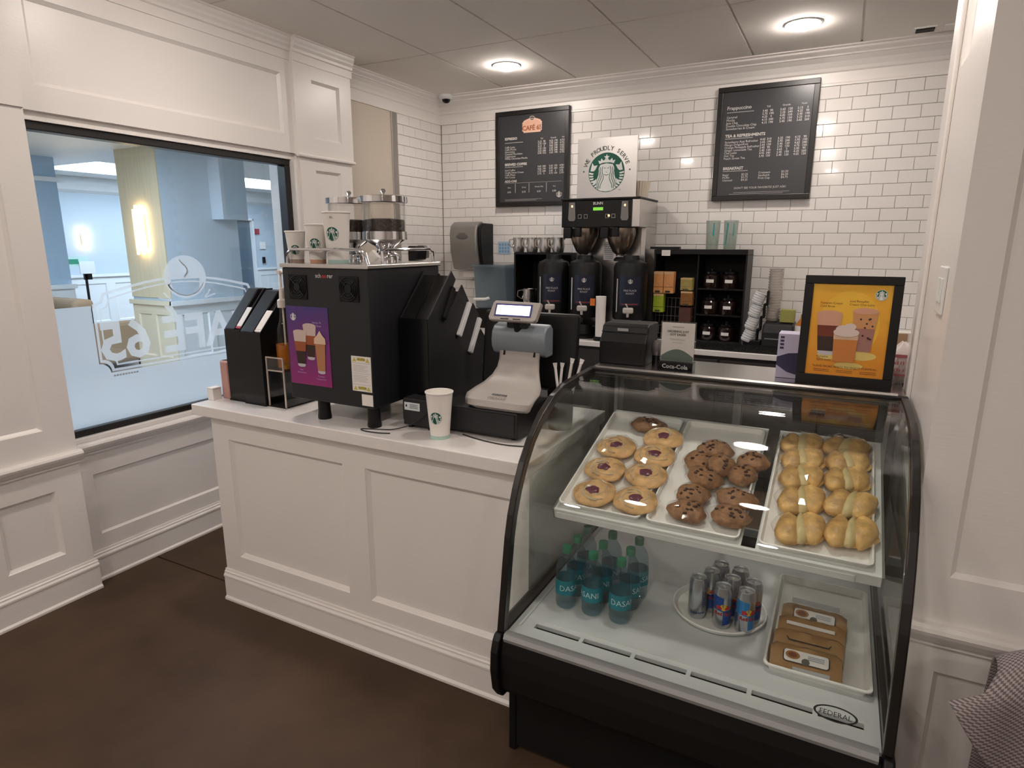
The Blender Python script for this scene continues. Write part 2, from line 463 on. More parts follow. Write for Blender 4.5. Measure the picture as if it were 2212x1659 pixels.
# left return: beige paint, then tile
s = MB(); s.box(-3.35, 3.40, 0, -3.2, YB + .1, ZC)
wl2 = struct(s.build('wall_side', BEIGE))
s = MB(); s.box(-3.2, 4.11, .3, -3.199, YB, 2.588); s.build('grout', GROUT, wl2)
for r in range(22):
    z = ZT - TH * (r + .5); y = YB - (TW / 2 if r % 2 else 0)
    first = True
    if r % 2: put('tile', HALF, TILE, wl2, M=LEFTF(-3.199) @ Matrix.Translation((YB - TW / 4, z, 0)))
    while y - TW > 4.105:
        put('tile', FULL, TILE, wl2, M=LEFTF(-3.199) @ Matrix.Translation((y - TW / 2, z, 0))); y -= TW
    if y - TW / 2 > 4.105: put('tile', HALF, TILE, wl2, M=LEFTF(-3.199) @ Matrix.Translation((y - TW / 4, z, 0)))
s = MB(); s.box(-3.199, 4.098, .3, -3.19, 4.106, 2.588); s.build('edge_strip', ALU, wl2)

# crown mouldings
CROWN = [(0, 2.588), (.014, 2.588), (.014, 2.60), (.010, 2.605), (.012, 2.665), (.022, 2.672), (.030, 2.69), (.055, 2.72), (.09, 2.742), (.10, 2.744), (.104, 2.752), (.135, 2.764), (.142, 2.768), (.146, 2.776), (.168, 2.780), (.172, 2.789), (0, 2.789)]
struct(mould('trim_1', CROWN, 'x', YB, -1, -3.2, XR1, None))
c2 = [(d * .62, z) for d, z in CROWN]
struct(mould('trim_2', c2, 'y', -3.2, 1, 3.44, YB - .0, None))

# ---- the window wall on the left
s = MB()
s.box(-3.25, YF, 0, -3.06, 1.36, ZC); s.box(-3.25, 1.36, 0, -3.06, 2.93, .70); s.box(-3.25, 1.36, 2.11, -3.06, 2.93, ZC); s.box(-3.25, 2.93, 0, -3.06, 3.44, ZC)
wl = struct(s.build('wall_left', WHITE))
panelled('wainscot', 1.46, .10, 3.44, .64, [(1.548, .226, 2.86, .528)], LEFTF(-3.05), wl)
panelled('header', 1.462, 2.135, 2.945, ZC, [(1.546, 2.238, 2.872, 2.575)], LEFTF(-3.035), wl, thick=.03)
s = MB(); s.box(-3.12, 1.40, .690, -3.045, 2.95, .716); s.build('window_stool', WHITE, wl, bev=.006)
s = MB(); s.box(-3.12, 1.40, 2.098, -3.05, 2.95, 2.112); s.build('soffit', WHITE, wl)
s = MB(); s.box(-3.12, 2.925, .70, -3.03, 2.945, 2.112); s.build('reveal', WHITE, wl)
mould('chair_rail', RAILP, 'y', -3.05, 1, 1.46, 3.2, wl)
HC = [(0, 2.655), (.006, 2.655), (.008, 2.70), (.016, 2.705), (.018, 2.72), (.026, 2.735), (.028, 2.745), (.034, 2.76), (.036, 2.775), (.042, 2.779), (.042, 2.789), (0, 2.789)]
mould('crown', HC, 'y', -3.035, 1, 1.46, 2.95, wl)
struct(mould('baseboard_left', BASEP, 'y', -3.05, 1, 1.46, 3.44, None))
# pilaster left of the window
s = MB(); s.box(-3.06, .98, 0, -3.0, 1.466, ZC)
p1 = struct(s.build('trim_3', WHITE))
panelled('pilaster_base', .98, .0, 1.466, .66, [(1.13, .226, 1.354, .528)], LEFTF(-2.985), p1)
panelled('pilaster_shaft', .98, .66, 1.466, 2.13, [(1.10, .808, 1.345, 2.03)], LEFTF(-2.985), p1)
panelled('pilaster_block', .98, 2.13, 1.466, ZC, [(1.10, 2.24, 1.345, 2.575)], LEFTF(-2.975), p1, thick=.03)
mould('chair_rail', RAILP, 'y', -2.985, 1, .97, 1.476, p1); mould('baseboard', BASEP, 'y', -2.985, 1, .97, 1.476, p1)
mould('crown', HC, 'y', -2.975, 1, .97, 1.47, p1)
# pilaster right of the window
s = MB(); s.box(-3.06, 2.955, 0, -3.04, 3.44, ZC); s.box(-3.21, 3.40, 0, -3.04, 3.44, ZC)
p2 = struct(s.build('trim_4', WHITE))
panelled('pilaster_base', 2.955, .0, 3.44, .66, [(3.09, .226, 3.325, .528)], LEFTF(-3.02), p2)
panelled('pilaster_shaft', 2.965, .66, 3.43, 2.13, [(3.095, .81, 3.322, 2.05)], LEFTF(-3.02), p2)
panelled('pilaster_block', 2.945, 2.13, 3.44, ZC, [(3.09, 2.236, 3.334, 2.577)], LEFTF(-3.008), p2, thick=.03)
mould('crown', HC, 'y', -3.008, 1, 2.94, 3.452, p2)
s = MB(); s.box(-3.03, 2.945, 2.118, -2.995, 3.448, 2.136); s.build('neck_mould', WHITE, p2, bev=.006)
# wall further left, behind the camera's left edge (plain, never in view)
s = MB(); s.box(-3.06, YF, 0, -3.045, .98, ZC); s.build('plain_board', WHITE, wl)

# the window: black frame, pane, frosted film with etched emblem
wf = bpy.data.objects.new('window_1', None); COL.objects.link(wf); struct(wf)
XG = -3.10
for nm, bx in (('frame_rail', (1.365, .716, 2.925, .748)), ('frame_rail', (1.365, 2.062, 2.925, 2.098)), ('frame_stile', (1.365, .748, 1.40, 2.062)), ('frame_stile', (2.882, .748, 2.925, 2.062))):
    s = MB(); s.box(XG - .03, bx[0], bx[1], XG + .035, bx[2], bx[3]); s.build(nm, FRAMEB, wf, bev=.004)
s = MB(); s.box(XG - .005, 1.39, .74, XG + .001, 2.89, 2.07); pane = s.build('pane', WINGLASS, wf)
WF = LEFTF(XG + .0016)
def notch(x0, y0, x1, y1, r, rise=0.0):
    """sign outline: straight bottom with scooped corners, arched top"""
    q = [i * PI / 10 for i in range(6)]
    L = [(x0 + r * math.sin(t), y0 + r * math.cos(t)) for t in q] + [(x1 - r * math.cos(t), y0 + r * math.sin(t)) for t in q]
    L += [(x1, y1 - r), (x1 - r * .7, y1 - r * .7), (x1 - r, y1)]
    n = 12
    L += [(x1 - r - (x1 - x0 - 2 * r) * i / n, y1 + rise * math.sin(PI * i / n)) for i in range(1, n)]
    L += [(x0 + r, y1), (x0 + r * .7, y1 - r * .7), (x0, y1 - r)]
    return L
SX0, SX1, SY0, SY1 = 1.675, 2.625, 0.985, 1.375
arc = lambda f: [f(i * PI / 10) for i in range(6)]
film = lay('frosted_film', fill2([[(1.40, .748), (2.882, .748), (2.882, 1.312), (SX1, 1.312), (SX1, SY0 + .05)] + arc(lambda t: (SX1 - .05 * math.sin(t), SY0 + .05 * math.cos(t))) + arc(lambda t: (SX0 + .05 * math.cos(t), SY0 + .05 * math.sin(t))) + [(SX0, 1.312), (1.40, 1.312)]]), FROST, pane, WF, 0, None)
def outline(d, wd):
    a = notch(SX0 + d, SY0 + d, SX1 - d, SY1 - d, .05, .062); b = notch(SX0 + d + wd, SY0 + d + wd, SX1 - d - wd, SY1 - d - wd, .05, .062)
    return fill2([a, b])
lay('border', outline(.006, .012), FROST2, pane, WF, .0004, None)
lay('border', outline(.032, .007), FROST2, pane, WF, .0004, None)
cup2 = [[(2.170 + x, 1.36 + y) for x, y in p] for p in ([(-.085, .055), (.085, .055), (.075, .0), (.05, -.03), (-.05, -.03), (-.075, 0)],)]
steam = line2([(2.165 + .022 * math.sin(t * 4.2), 1.425 + .09 * t) for t in [i / 10 for i in range(11)]], .008)
lay('emblem', fill2([ell(2.172, 1.425, .122, .112, 40)] + cup2 + [line2([(2.165, 1.43), (2.19, 1.45)], .01)[0]]), FROST2, pane, WF, .0008, None)
flat('emblem_line', steam + line2(ell(2.172, 1.425, .108, .098, 40, math.radians(200), math.radians(340)), .005) + line2([(2.085, 1.36), (2.07, 1.385), (2.09, 1.40)], .007), mat('etch_gap', (.55, .60, .64), .5), pane, WF, .0012)
flat('laurel', line2([(2.04, 1.35), (2.055, 1.33), (2.075, 1.315)], .008) + line2([(2.01, 1.325), (2.04, 1.318), (2.075, 1.308)], .008) + line2([(2.31, 1.35), (2.295, 1.33), (2.275, 1.315)], .008) + line2([(2.34, 1.325), (2.31, 1.318), (2.275, 1.308)], .008), FROST2, pane, WF, .0008)
MIR = frame((XG + .0016, 2.15, 1.045), (0, -1, 0), (0, 0, 1))      # reads from outside, so mirrored from in here
text('lettering', 'CAF\u00c9 65', .262, FROST2, pane, MIR, bold=.025, lift=-.0008, spacing=.98)
flat('small_lettering', [rect(2.395 + k * .021, .946 + (.002 if k % 2 else 0), 2.410 + k * .021, .960) for k in range(7)], INK, pane, WF, .0008)
flat('small_lettering', [rect(1.735 + k * .014, .964, 1.744 + k * .014, .972) for k in range(9)], mat('grey_print', (.35, .38, .40), .6), pane, WF, .0008)

# ---- right-hand wall end (front face towards the room, return face along the case)
XP, YP = .222, 1.70
s = MB(); s.box(XP + .012, YP + .012, 0, 2.4, 2.30, ZC)
wr = struct(s.build('wall_right', WHITE))
FP = FRONT(0, YP, 0)
panelled('lower_facing', XP, 0, 1.6, .66, [(.305, .226, .90, .556), (1.02, .226, 1.5, .556)], FP, wr)
panelled('upper_facing', XP, .66, 1.6, ZC, [(.305, .815, .90, 2.03), (1.02, .815, 1.5, 2.03), (.305, 2.2, .90, 2.58)], FP, wr)
mould('chair_rail', RAILP, 'x', YP, -1, XP - .0, 1.6, wr); mould('baseboard', BASEP, 'x', YP, -1, XP, 1.6, wr)
RF = frame((XP, 0, 0), (0, -1, 0), (0, 0, 1))       # faces -x ; local x = -y
panelled('return_facing', -2.30, 0, -YP - .0205, ZC, [(-2.15, 2.06, -1.83, 2.62)], RF, wr, thick=.012)
s = MB(); s.box(XP - .012, 2.19, 0, XP, 2.315, ZC); s.build('corner_board', WHITE, wr, bev=.004)
sw = thing('light_switch', 'white switch plate on the return of the right wall', 'switch', (XP, 1.86, 1.49))
s = MB(); s.box(-.006, -.06, -.057, 0, .06, .057); pl = s.build('plate', WHTP, sw, bev=.003)
for yy in (-.03, .02):
    s = MB(); s.box(-.010, yy - .012, -.03, -.005, yy + .012, .03); s.build('rocker', WHTP, sw, bev=.002)
# rest of the room round the camera
s = MB(); s.box(-3.3, YF - .2, 0, XR1 + .2, YF, ZC); struct(s.build('wall_front', WHITE))
s = MB(); s.box(XR1, YF, 0, XR1 + .2, YB + .15, ZC); struct(s.build('wall_far', WHITE))

# ---- ceiling fittings
LENS = mat('lamp_lens', LAMP, .5, emit=LAMP_W)
def downlight(x, y, label, vis_=True):
    t = thing('recessed_downlight', label, 'ceiling light', (x, y, ZC), group='ceiling downlights')
    s = MB(); s.lathe([(.086, -.006), (.092, -.010), (.102, -.006), (.102, -.002), (.086, -.002)], 32, caps=False); s.build('trim_ring', WHTP, t, True)
    s = MB(); s.lathe([(.048, -.031), (.075, -.020), (.085, -.004)], 14); s.build('lens', LENS, t, True)
downlight(-2.18, 4.08, 'lit recessed downlight near the left menu board')
downlight(-.335, 4.10, 'lit recessed downlight above the right menu board')
n = 0  # unseen downlights follow, several added to brighten the counter front and ceiling
for x, y in ((-2.18, 2.0), (-.335, 2.0), (1.5, 3.4), (-2.18, -.1), (-.335, -.1), (1.5, -.6), (-1.26, -1.1), (-2.18, -2.4), (-.335, -2.4), (1.5, -2.4)):
    n += 1
    downlight(x, y, 'lit recessed downlight in the ceiling over the customers\' side')
t = thing('dome_camera', 'small white security dome camera in the ceiling corner', 'camera', (-3.035, 4.63, ZC - .004))
s = MB(); s.lathe([(.0, 0), (.062, 0), (.062, -.014), (.048, -.032), (0, -.034)], 28, caps=False); s.build('housing', WHTP, t, True)
s = MB(); s.lathe([(.034, -.030), (.032, -.044), (.022, -.056), (.0, -.062)], 24, caps=False); s.build('dome', BLKG, t, True)
t = thing('ceiling_sensor', 'small black square sensor on the ceiling', 'sensor', (.27, 4.50, ZC - .004))
s = MB(); s.box(-.055, -.04, -.008, .055, .04, 0); s.build('plate', WHTP, t); s = MB(); s.box(-.045, -.03, -.014, .045, .03, -.008); s.build('grille', BLKM, t)
t = tag(MB().box(.36, 4.47, ZC - .012, .48, 4.57, ZC - .004).build('access_plate', WHTP, bev=.002), 'white square plate on the ceiling beside the sensor', 'plate')

# ================================================================== service counter
ZK = .923
cb = thing('service_counter', 'white panelled front counter left of the pastry case', 'counter', (-1.6, 1.70, 0))
cb_m = Matrix.Translation((1.6, -1.70, 0))
def loc(me_obj, dx, dy, dz):          # shift a part built in world space into its thing's space
    me_obj.data.transform(Matrix.Translation((dx, dy, dz)))
    for c in me_obj.children: loc(c, dx, dy, dz)
    return me_obj
def under(th, *objs):
    l = th.location
    for o in objs:
        loc(o, -l.x, -l.y, -l.z); o.parent = th
o1 = panelled('front_face', -2.36, 0, -.825, .875, [(-2.262, .228, -1.622, .778), (-1.512, .228, -.885, .778)], FRONT(0, 1.70, 0), None)
o2 = MB().box(-2.36, 1.7205, 0, -.825, 2.36, .875).build('carcass', WHITE)
o3 = mould('baseboard', BASEP, 'x', 1.70, -1, -2.366, -.825, None)
o4 = MB().prism([(-2.36 - d, z) for d, z in BASEP], 'y', 1.70, 2.36).build('baseboard', WHITE)
under(cb, o1, o2, o3, o4)
s = MB().box(-2.435, 1.665, .8755, -.815, 2.40, ZK)
tag(s.build('countertop', CTOP, bev=.004), 'white solid worktop of the front counter', 'countertop')

# ---- left end of the counter
KRAFT = mat('kraft_tan', (.52, .36, .22), .7)
t = thing('small_white_box', 'small white box at the far left end of the counter', 'box', (-2.412, 1.770, ZK), 0)
MB().box(-.020, -.022, 0, .016, .022, .050).build('carton', PAPER, t, bev=.002); MB().box(-.021, -.023, .0505, .017, .023, .056).build('lid', PAPER, t, bev=.001)
PINK = mat('dusty_pink_card', (.50, .27, .235), .6)
t = thing('pink_caddy', 'dusty pink faceted box behind the black lid holders', 'box', (-2.390, 1.885, ZK), 0)
MB().prism([(-.040, -.06), (-.015, -.080), (.025, -.080), (.038, -.06), (.038, .05), (-.040, .05)], 'z', 0, .165).build('tub', PINK, t, bev=.003)
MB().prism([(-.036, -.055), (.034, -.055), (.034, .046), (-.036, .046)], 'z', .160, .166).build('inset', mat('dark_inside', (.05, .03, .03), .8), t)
SLV = thing('stir_stick_bundle', 'pale wooden stirrer bundle standing in the pink box', 'stirrers', (-2.398, 1.875, ZK + .166), 0)
rnd = random.Random(3)
for i in range(9):
    a, b = rnd.uniform(-.02, .02), rnd.uniform(-.02, .02)
    MB().box(a - .004, b - .0015, 0, a + .004, b + .0015, .09 + rnd.uniform(0, .012)).build('stirrer', mat('pale_wood', (.72, .52, .33), .7), SLV)

def lid_holder(name, label, x0, x1, y0, y1, zf, zb, stickcol, extra=None):
    t = thing(name, label, 'lid holder', ((x0 + x1) / 2, (y0 + y1) / 2, ZK), group='black lid holders at the window end')
    w2, d = (x1 - x0) / 2, (y1 - y0) / 2
    f, b = zf - ZK, zb - ZK
    prof = [(-d, 0), (-d, f), (d - .05, b), (d, b), (d, 0)]
    MB().prism(prof, 'x', -w2, w2 * .28).build('compartment', BLK, t, bev=.004)
    MB().prism(prof, 'x', w2 - .005, w2).build('side_panel', BLK, t, bev=.001)
    MB().prism([(-d, 0), (-d, f - .01), (d - .05, b - .03), (d, b - .03), (d, 0)], 'x', w2 * .28, w2 - .005).build('core', BLKM, t)
    MB().box(-w2, -d - .004, 0, w2, -d, f - .004).build('front_panel', BLKG, t, bev=.002)
    MB().box(-w2 - .003, -d - .006, 0, w2 + .003, d, .006).build('base_plate', BLKM, t)
    # lids stacked on edge in the sloping slot
    sl = Vector((0, d - .05 + d, b - f)); L = sl.length; ang = math.atan2(b - f, 2 * d - .05)
    for y0, y1, m_ in ((.020, .030, extra or stickcol), (.0305, .130, stickcol)):
        q = Matrix.Translation((w2 * .64, -d, f - .022)) @ Matrix.Rotation(ang, 4, 'X')
        s = MB(); s.mark(); s.box(-w2 * .30, y0, -.008, w2 * .30, y1, .016); s.xf(q); s.build('lid_stack', m_, t, bev=.002)
    return t
LIDW = mat('translucent_lid_white', (.78, .78, .79), .35)
lid_holder('lid_holder', 'leftmost tall black lid holder with sloped top by the window', -2.345, -2.245, 1.80, 1.99, 1.243, 1.405, LIDW, mat('red_print', (.45, .05, .09), .5))
lid_holder('lid_holder', 'second tall black lid holder beside the syrup stand', -2.235, -2.112, 1.79, 1.99, 1.238, 1.40, PAPER)

# acrylic riser with pump bottle
t = thing('acrylic_riser', 'two-tier clear acrylic riser beside the coffee machine', 'display stand', (-2.055, 1.90, ZK))
ACE = mat('acrylic_edge', (.55, .47, .42), .2)
for x0, y0, h in ((-.055, -.10, .20), (-.055, .04, .20)):
    pass
MB().box(-.050, -.10, 0, -.046, .10, .215).build('side_panel', ACRYL, t); MB().box(.046, -.10, 0, .050, .10, .185).build('side_panel', ACRYL, t)
MB().box(-.046, -.10, .155, .046, .10, .159).build('shelf', ACRYL, t); MB().box(-.050, -.103, .160, .050, -.100, .215).build('front_lip', ACRYL, t)
for x in (-.0505, .0455):
    MB().box(x, -.1035, 0, x + .005, -.0985, .21).build('edge', ACE, t)
MB().box(-.05, -.1035, .155, .05, -.0985, .160).build('edge', ACE, t); MB().box(-.05, -.1035, .21, .05, -.0985, .215).build('edge', ACE, t)
MB().box(-.05, -.105, 0, .05, .10, .004).build('foot', BLKM, t)
SYR = mat('amber_syrup', (.42, .13, .012), .1, spec=.5)
t = thing('syrup_bottle', 'clear syrup bottle with amber syrup and tall pump', 'bottle', (-2.065, 1.875, ZK + .1595))
MB().lathe([(.0, 0), (.040, .002), (.043, .010), (.043, .13), (.038, .165), (.022, .20), (.016, .235), (.016, .26), (.0, .26)], 28, caps=False).build('bottle_body', ACRYL, t, True)
MB().lathe([(.0, .004), (.039, .004), (.040, .10), (0, .10)], 28, caps=False).build('syrup', SYR, t, True)
PUMP = mat('pump_white', (.78, .70, .63), .4)
MB().lathe([(0, .255), (.021, .255), (.021, .285), (.012, .292), (.010, .335), (.0045, .338), (.0045, .395), (0, .395)], 18, caps=False).build('pump_collar', PUMP, t, True)
s = MB(); s.tube([(.0, 0, .395), (.0, 0, .405), (.014, -.008, .408), (.045, -.02, .402)], .006, 8); s.lathe([(0, .392), (.015, .394), (.015, .408), (0, .411)], 14, caps=False); s.build('pump_head', PUMP, t, True)
s = MB(); s.tube([(0, 0, .10), (0, 0, .26)], .004, 8); s.build('dip_tube', PUMP, t, True)
t = thing('syrup_dish', 'amber dish on the lower front of the acrylic riser', 'dish', (-2.025, 1.835, ZK + .1595))
MB().lathe([(0, 0), (.018, 0), (.020, .03), (.017, .03), (.015, .006), (0, .006)], 20, caps=False).build('dish', ACRYL, t, True); MB().lathe([(0, .004), (.015, .004), (.0165, .02), (0, .02)], 18, caps=False).build('contents', mat('amber_light', (.55, .24, .02), .2), t, True)

# ================================================================== coffee machine (its back faces the room)
MX0, MX1, MY0, MY1, MZ0, MZ1 = -1.900, -1.482, 1.735, 2.18, 1.000, 1.510
em = thing('coffee_machine', 'large black bean-to-cup coffee machine seen from behind on the counter', 'coffee machine', ((MX0 + MX1) / 2, (MY0 + MY1) / 2, ZK))
W2, D2 = (MX1 - MX0) / 2, (MY1 - MY0) / 2
zb, zt = MZ0 - ZK, MZ1 - ZK
CHAR = mat('charcoal_sheet', (.012, .0125, .015), .42)
MB().box(-W2, -D2, zb, W2, D2, zt).build('housing', CHAR, em, bev=.004)
MB().box(-W2 - .006, -D2 - .006, zt + .0005, W2 + .006, D2 + .006, zt + .016).build('top_tray', STEEL, em, bev=.003)
for x, y in ((-.072 - .0, -D2 + .035), (W2 - .03, -D2 + .035), (-.072, D2 - .04), (W2 - .03, D2 - .04)):
    MB().lathe([(0, 0), (.026, 0), (.027, .008), (.0245, .03), (.0235, zb), (0, zb)], 20, (x, y, 0), False).build('foot', BLK, em, True)
MF = FRONT(0, -D2, 0)
for fx in (-.130, .121):
    c = Matrix.Translation((fx, -D2, .516))
    s = MB(); s.mark(); s.box(-.046, -.004, -.046, .046, .0, .046); s.xf(c); fan = s.build('fan_guard', BLKM, em, bev=.008)
    for r in (.014, .024, .034, .042):
        s = MB(); s.mark(); s.tube([(r * math.cos(a), -.006, r * math.sin(a)) for a in [2 * PI * i / 24 for i in range(24)]], .0016, 6, closed=True); s.xf(c); s.build('guard_ring', BLK, fan, True)
    s = MB(); s.mark(); s.cyl((0, -.004, 0), (0, -.008, 0), .015, n=20); s.xf(c); s.build('hub', BLK, fan, True)
    for k in range(4):
        a = PI / 4 + k * PI / 2; s = MB(); s.mark(); s.tube([(.012 * math.cos(a), -.007, .012 * math.sin(a)), (.044 * math.cos(a), -.007, .044 * math.sin(a))], .0016, 6); s.xf(c); s.build('guard_spoke', BLK, fan)
text('brand_lettering', 'sch', .022, mat('brand_grey', (.55, .55, .55), .5), em, MF, 'RIGHT', .02, dx=-.010, dy=.553)
text('brand_lettering', 'ae', .022, mat('brand_red', (.55, .02, .03), .5), em, MF, 'CENTER', .02, dx=.004, dy=.553)
text('brand_lettering', 'rer', .022, MATS['brand_grey'], em, MF, 'LEFT', .02, dx=.018, dy=.553)
# purple drinks poster
PX0, PX1, PY0, PY1 = -.2005, .012, 1.062 - ZK, 1.366 - ZK
def grad(name, c0, c1, axis, lo, hi, extra=None):
    m = bpy.data.materials.new(name); m.use_nodes = True; nt = m.node_tree; b = nt.nodes['Principled BSDF']
    tc = nt.nodes.new('ShaderNodeTexCoord'); sp = nt.nodes.new('ShaderNodeSeparateXYZ'); mr = nt.nodes.new('ShaderNodeMapRange'); rp = nt.nodes.new('ShaderNodeValToRGB'); nz = nt.nodes.new('ShaderNodeTexNoise'); ad = nt.nodes.new('ShaderNodeMath')
    nz.inputs['Scale'].default_value = 14; ad.operation = 'MULTIPLY_ADD'; ad.inputs[1].default_value = .5
    nt.links.new(tc.outputs['Object'], sp.inputs[0]); nt.links.new(tc.outputs['Object'], nz.inputs['Vector'])
    mr.inputs[1].default_value = lo; mr.inputs[2].default_value = hi; mr.inputs[3].default_value = -.25; mr.inputs[4].default_value = .75
    nt.links.new(sp.outputs[axis], mr.inputs[0]); nt.links.new(nz.outputs['Fac'], ad.inputs[0]); nt.links.new(mr.outputs[0], ad.inputs[2]); nt.links.new(ad.outputs[0], rp.inputs[0])
    rp.color_ramp.elements[0].color = (*c0, 1); rp.color_ramp.elements[1].color = (*c1, 1)
    nt.links.new(rp.outputs[0], b.inputs['Base Color']); b.inputs['Roughness'].default_value = .35
    MATS[name] = m; return m
PURP = grad('poster_purple', (.30, .014, .16), (.052, .030, .19), 'Z', PY0, PY1)
po = MB().box(PX0, -D2 - .0016, PY0, PX1, -D2 - .0002, PY1).build('poster', PURP, em)
PFm = FRONT(0, -D2 - .0016, 0)
FOAM = mat('print_foam', (.62, .50, .44), .5); COLA = mat('print_coffee', (.035, .015, .010), .4); AMB = mat('print_amber', (.34, .085, .025), .45); CARA = mat('print_caramel', (.46, .20, .085), .45); CREAM = mat('print_cream', (.72, .52, .38), .5); GLW = mat('print_glass_foot', (.55, .52, .56), .4)
def gl(cx, y0, y1, wb_, wt, top, parent, M, hot=AMB, low=COLA, sc=1.0, ht=FOAM, foot=True):
    H = y1 - y0
    X = lambda t: wb_ + (wt - wb_) * t
    q = lambda t0, t1: [(cx - X(t0), y0 + H * t0), (cx + X(t0), y0 + H * t0), (cx + X(t1), y0 + H * t1), (cx - X(t1), y0 + H * t1)]
    if foot: flat('print', [ell(cx, y0, wb_, wb_ * .3, 16)] + [q(0, .06)], GLW, parent, M, .0003)
    flat('print', [q(.05, top * .65)], low, parent, M, .0006); flat('print', [q(top * .6, top)], hot, parent, M, .0009)
    flat('print', [q(top, 1), ell(cx, y1, wt, wt * .28, 16)], ht, parent, M, .0012)
PW = PX1 - PX0
gl(PX0 + PW * .54, PY0 + .105, PY0 + .232, .018, .034, .70, po, PFm)
gl(PX0 + PW * .30, PY0 + .075, PY0 + .205, .020, .034, .72, po, PFm @ Matrix.Translation((0, 0, .0012)))
gl(PX0 + PW * .78, PY0 + .055, PY0 + .175, .019, .026, .98, po, PFm @ Matrix.Translation((0, 0, .0014)), CARA, CARA, ht=CREAM)
flat('print', [[(PX0 + PW * .78 + a, PY0 + .165 + b) for a, b in ((-.03, 0), (.03, 0), (.028, .022), (.014, .034), (.002, .052), (-.012, .034), (-.028, .02))]], CREAM, po, PFm, .003)
siren(.016, po, PFm, .0006, back=False, dx=PX0 + .034, dy=PY1 - .040, green=mat('print_purple_dark', (.06, .02, .2), .5))
LIL = mat('print_lilac', (.55, .40, .62), .5)
texts('print', [('Nariño 70', .011, PX1 - .036, PY1 - .062, 'RIGHT', 0), ('Cold Brew', .011, PX1 - .036, PY1 - .074, 'RIGHT', 0), ('Iced', .010, PX0 + .060, PY0 + .055, 'CENTER', 0), ('Americano', .010, PX0 + .060, PY0 + .044, 'CENTER', 0), ('Caramel', .010, PX1 - .052, PY0 + .036, 'CENTER', 0), ('Frappuccino', .010, PX1 - .052, PY0 + .025, 'CENTER', 0)], LIL, po, PFm, .001)
# warning labels
wl_ = MB().box(.113, -D2 - .0012, 1.064 - ZK, .205, -D2 - .0002, 1.196 - ZK).build('warning_label', PAPER, em)
YEL = mat('label_yellow', (.62, .52, .10), .5); WF2 = FRONT(0, -D2 - .0012, 0)
flat('warning_print', [[(x - .010, z), (x + .010, z), (x, z + .016)] for x in (.128, .190) for z in (.145, .252)] + [rect(.142, .148, .178, .160), rect(.142, .256, .178, .268)], YEL, wl_, WF2, .0004)
flat('warning_print', [rect(.116, .247, .202, .2482), rect(.116, .208, .202, .209), rect(.116, .166, .202, .167)] + [rect(.120, .238 - i * .0055, .120 + .07 * (1 - .1 * (i % 3)), .2392 - i * .0055) for i in range(5)] + [rect(.120, .200 - i * .0055, .120 + .07 * (1 - .1 * (i % 2)), .2012 - i * .0055) for i in range(5)], mat('print_grey', (.40, .40, .42), .6), wl_, WF2, .0006)
text('warning_print', 'CAUTION', .009, INK, wl_, WF2, dx=.160, dy=.2585, lift=.001); text('warning_print', 'CAUTION', .009, INK, wl_, WF2, dx=.160, dy=.151, lift=.001)
l2 = MB().box(.155, -D2 - .0012, .088, .207, -D2 - .0002, .131).build('rating_label', PAPER, em)
# cup rails on the top
RZ = zt + .016
def rail(pts, name='cup_rail'): s = MB(); s.tube(pts, .0055, 8); s.build(name, CHROME, em, True)
rail([(-W2 + .01, -D2 + .02, RZ), (-W2 + .012, -D2 + .02, RZ + .035), (-W2 + .035, -D2 + .02, RZ + .052), (W2 - .045, -D2 + .02, RZ + .052), (W2 - .02, -D2 + .02, RZ + .04), (W2 - .008, -D2 + .02, RZ)])
rail([(W2 - .012, -D2 + .10, RZ), (W2 - .012, -D2 + .10, RZ + .045), (W2 - .012, -D2 + .12, RZ + .052), (W2 - .012, D2 - .05, RZ + .052), (W2 - .012, D2 - .025, RZ + .04), (W2 - .012, D2 - .02, RZ)])
# bean hoppers
BEAN = mat('coffee_beans', (.030, .016, .010), .35, bump=.9, bscale=120, var=.5, vscale=90)
def hopper(x, y, h):
    MB().lathe([(0, RZ), (.058, RZ), (.060, RZ + .012), (.056, RZ + .03), (.035, RZ + .042), (.030, RZ + .052), (.045, RZ + .062), (.078, RZ + .085), (.082, RZ + .09), (0, RZ + .09)], 30, (x, y, 0), False).build('hopper_base', CHROME, em, True)
    MB().lathe([(.083, RZ + .089), (.089, RZ + .089), (.089, RZ + .120), (.083, RZ + .120)], 32, (x, y, 0), False).build('hopper_band', CHROME, em, True)
    MB().lathe([(.085, RZ + .120), (.085, RZ + .235), (.082, RZ + .235), (.082, RZ + .120)], 32, (x, y, 0), False).build('hopper_glass', ACRYL, em, True)
    b = MB(); b.lathe([(0, RZ + .09), (.081, RZ + .09), (.081, RZ + .165), (.05, RZ + .170), (0, RZ + .168)], 32, (x, y, 0), False); b.build('beans', BEAN, em, True)
    ld = MB().lathe([(0, RZ + .250), (.03, RZ + .262), (.080, RZ + .258), (.094, RZ + .254), (.095, RZ + .232), (.090, RZ + .230), (.0, RZ + .232)], 36, (x, y, 0), False).build('hopper_lid', CHROME, em, True)
    MB().lathe([(0, RZ + .255), (.008, RZ + .257), (.006, RZ + .268), (.012, RZ + .276), (.008, RZ + .284), (0, RZ + .285)], 16, (x, y, 0), False).build('lid_knob', CHROME, ld, True)
hopper(.045, .085, 0); hopper(-.150, .105, 0)

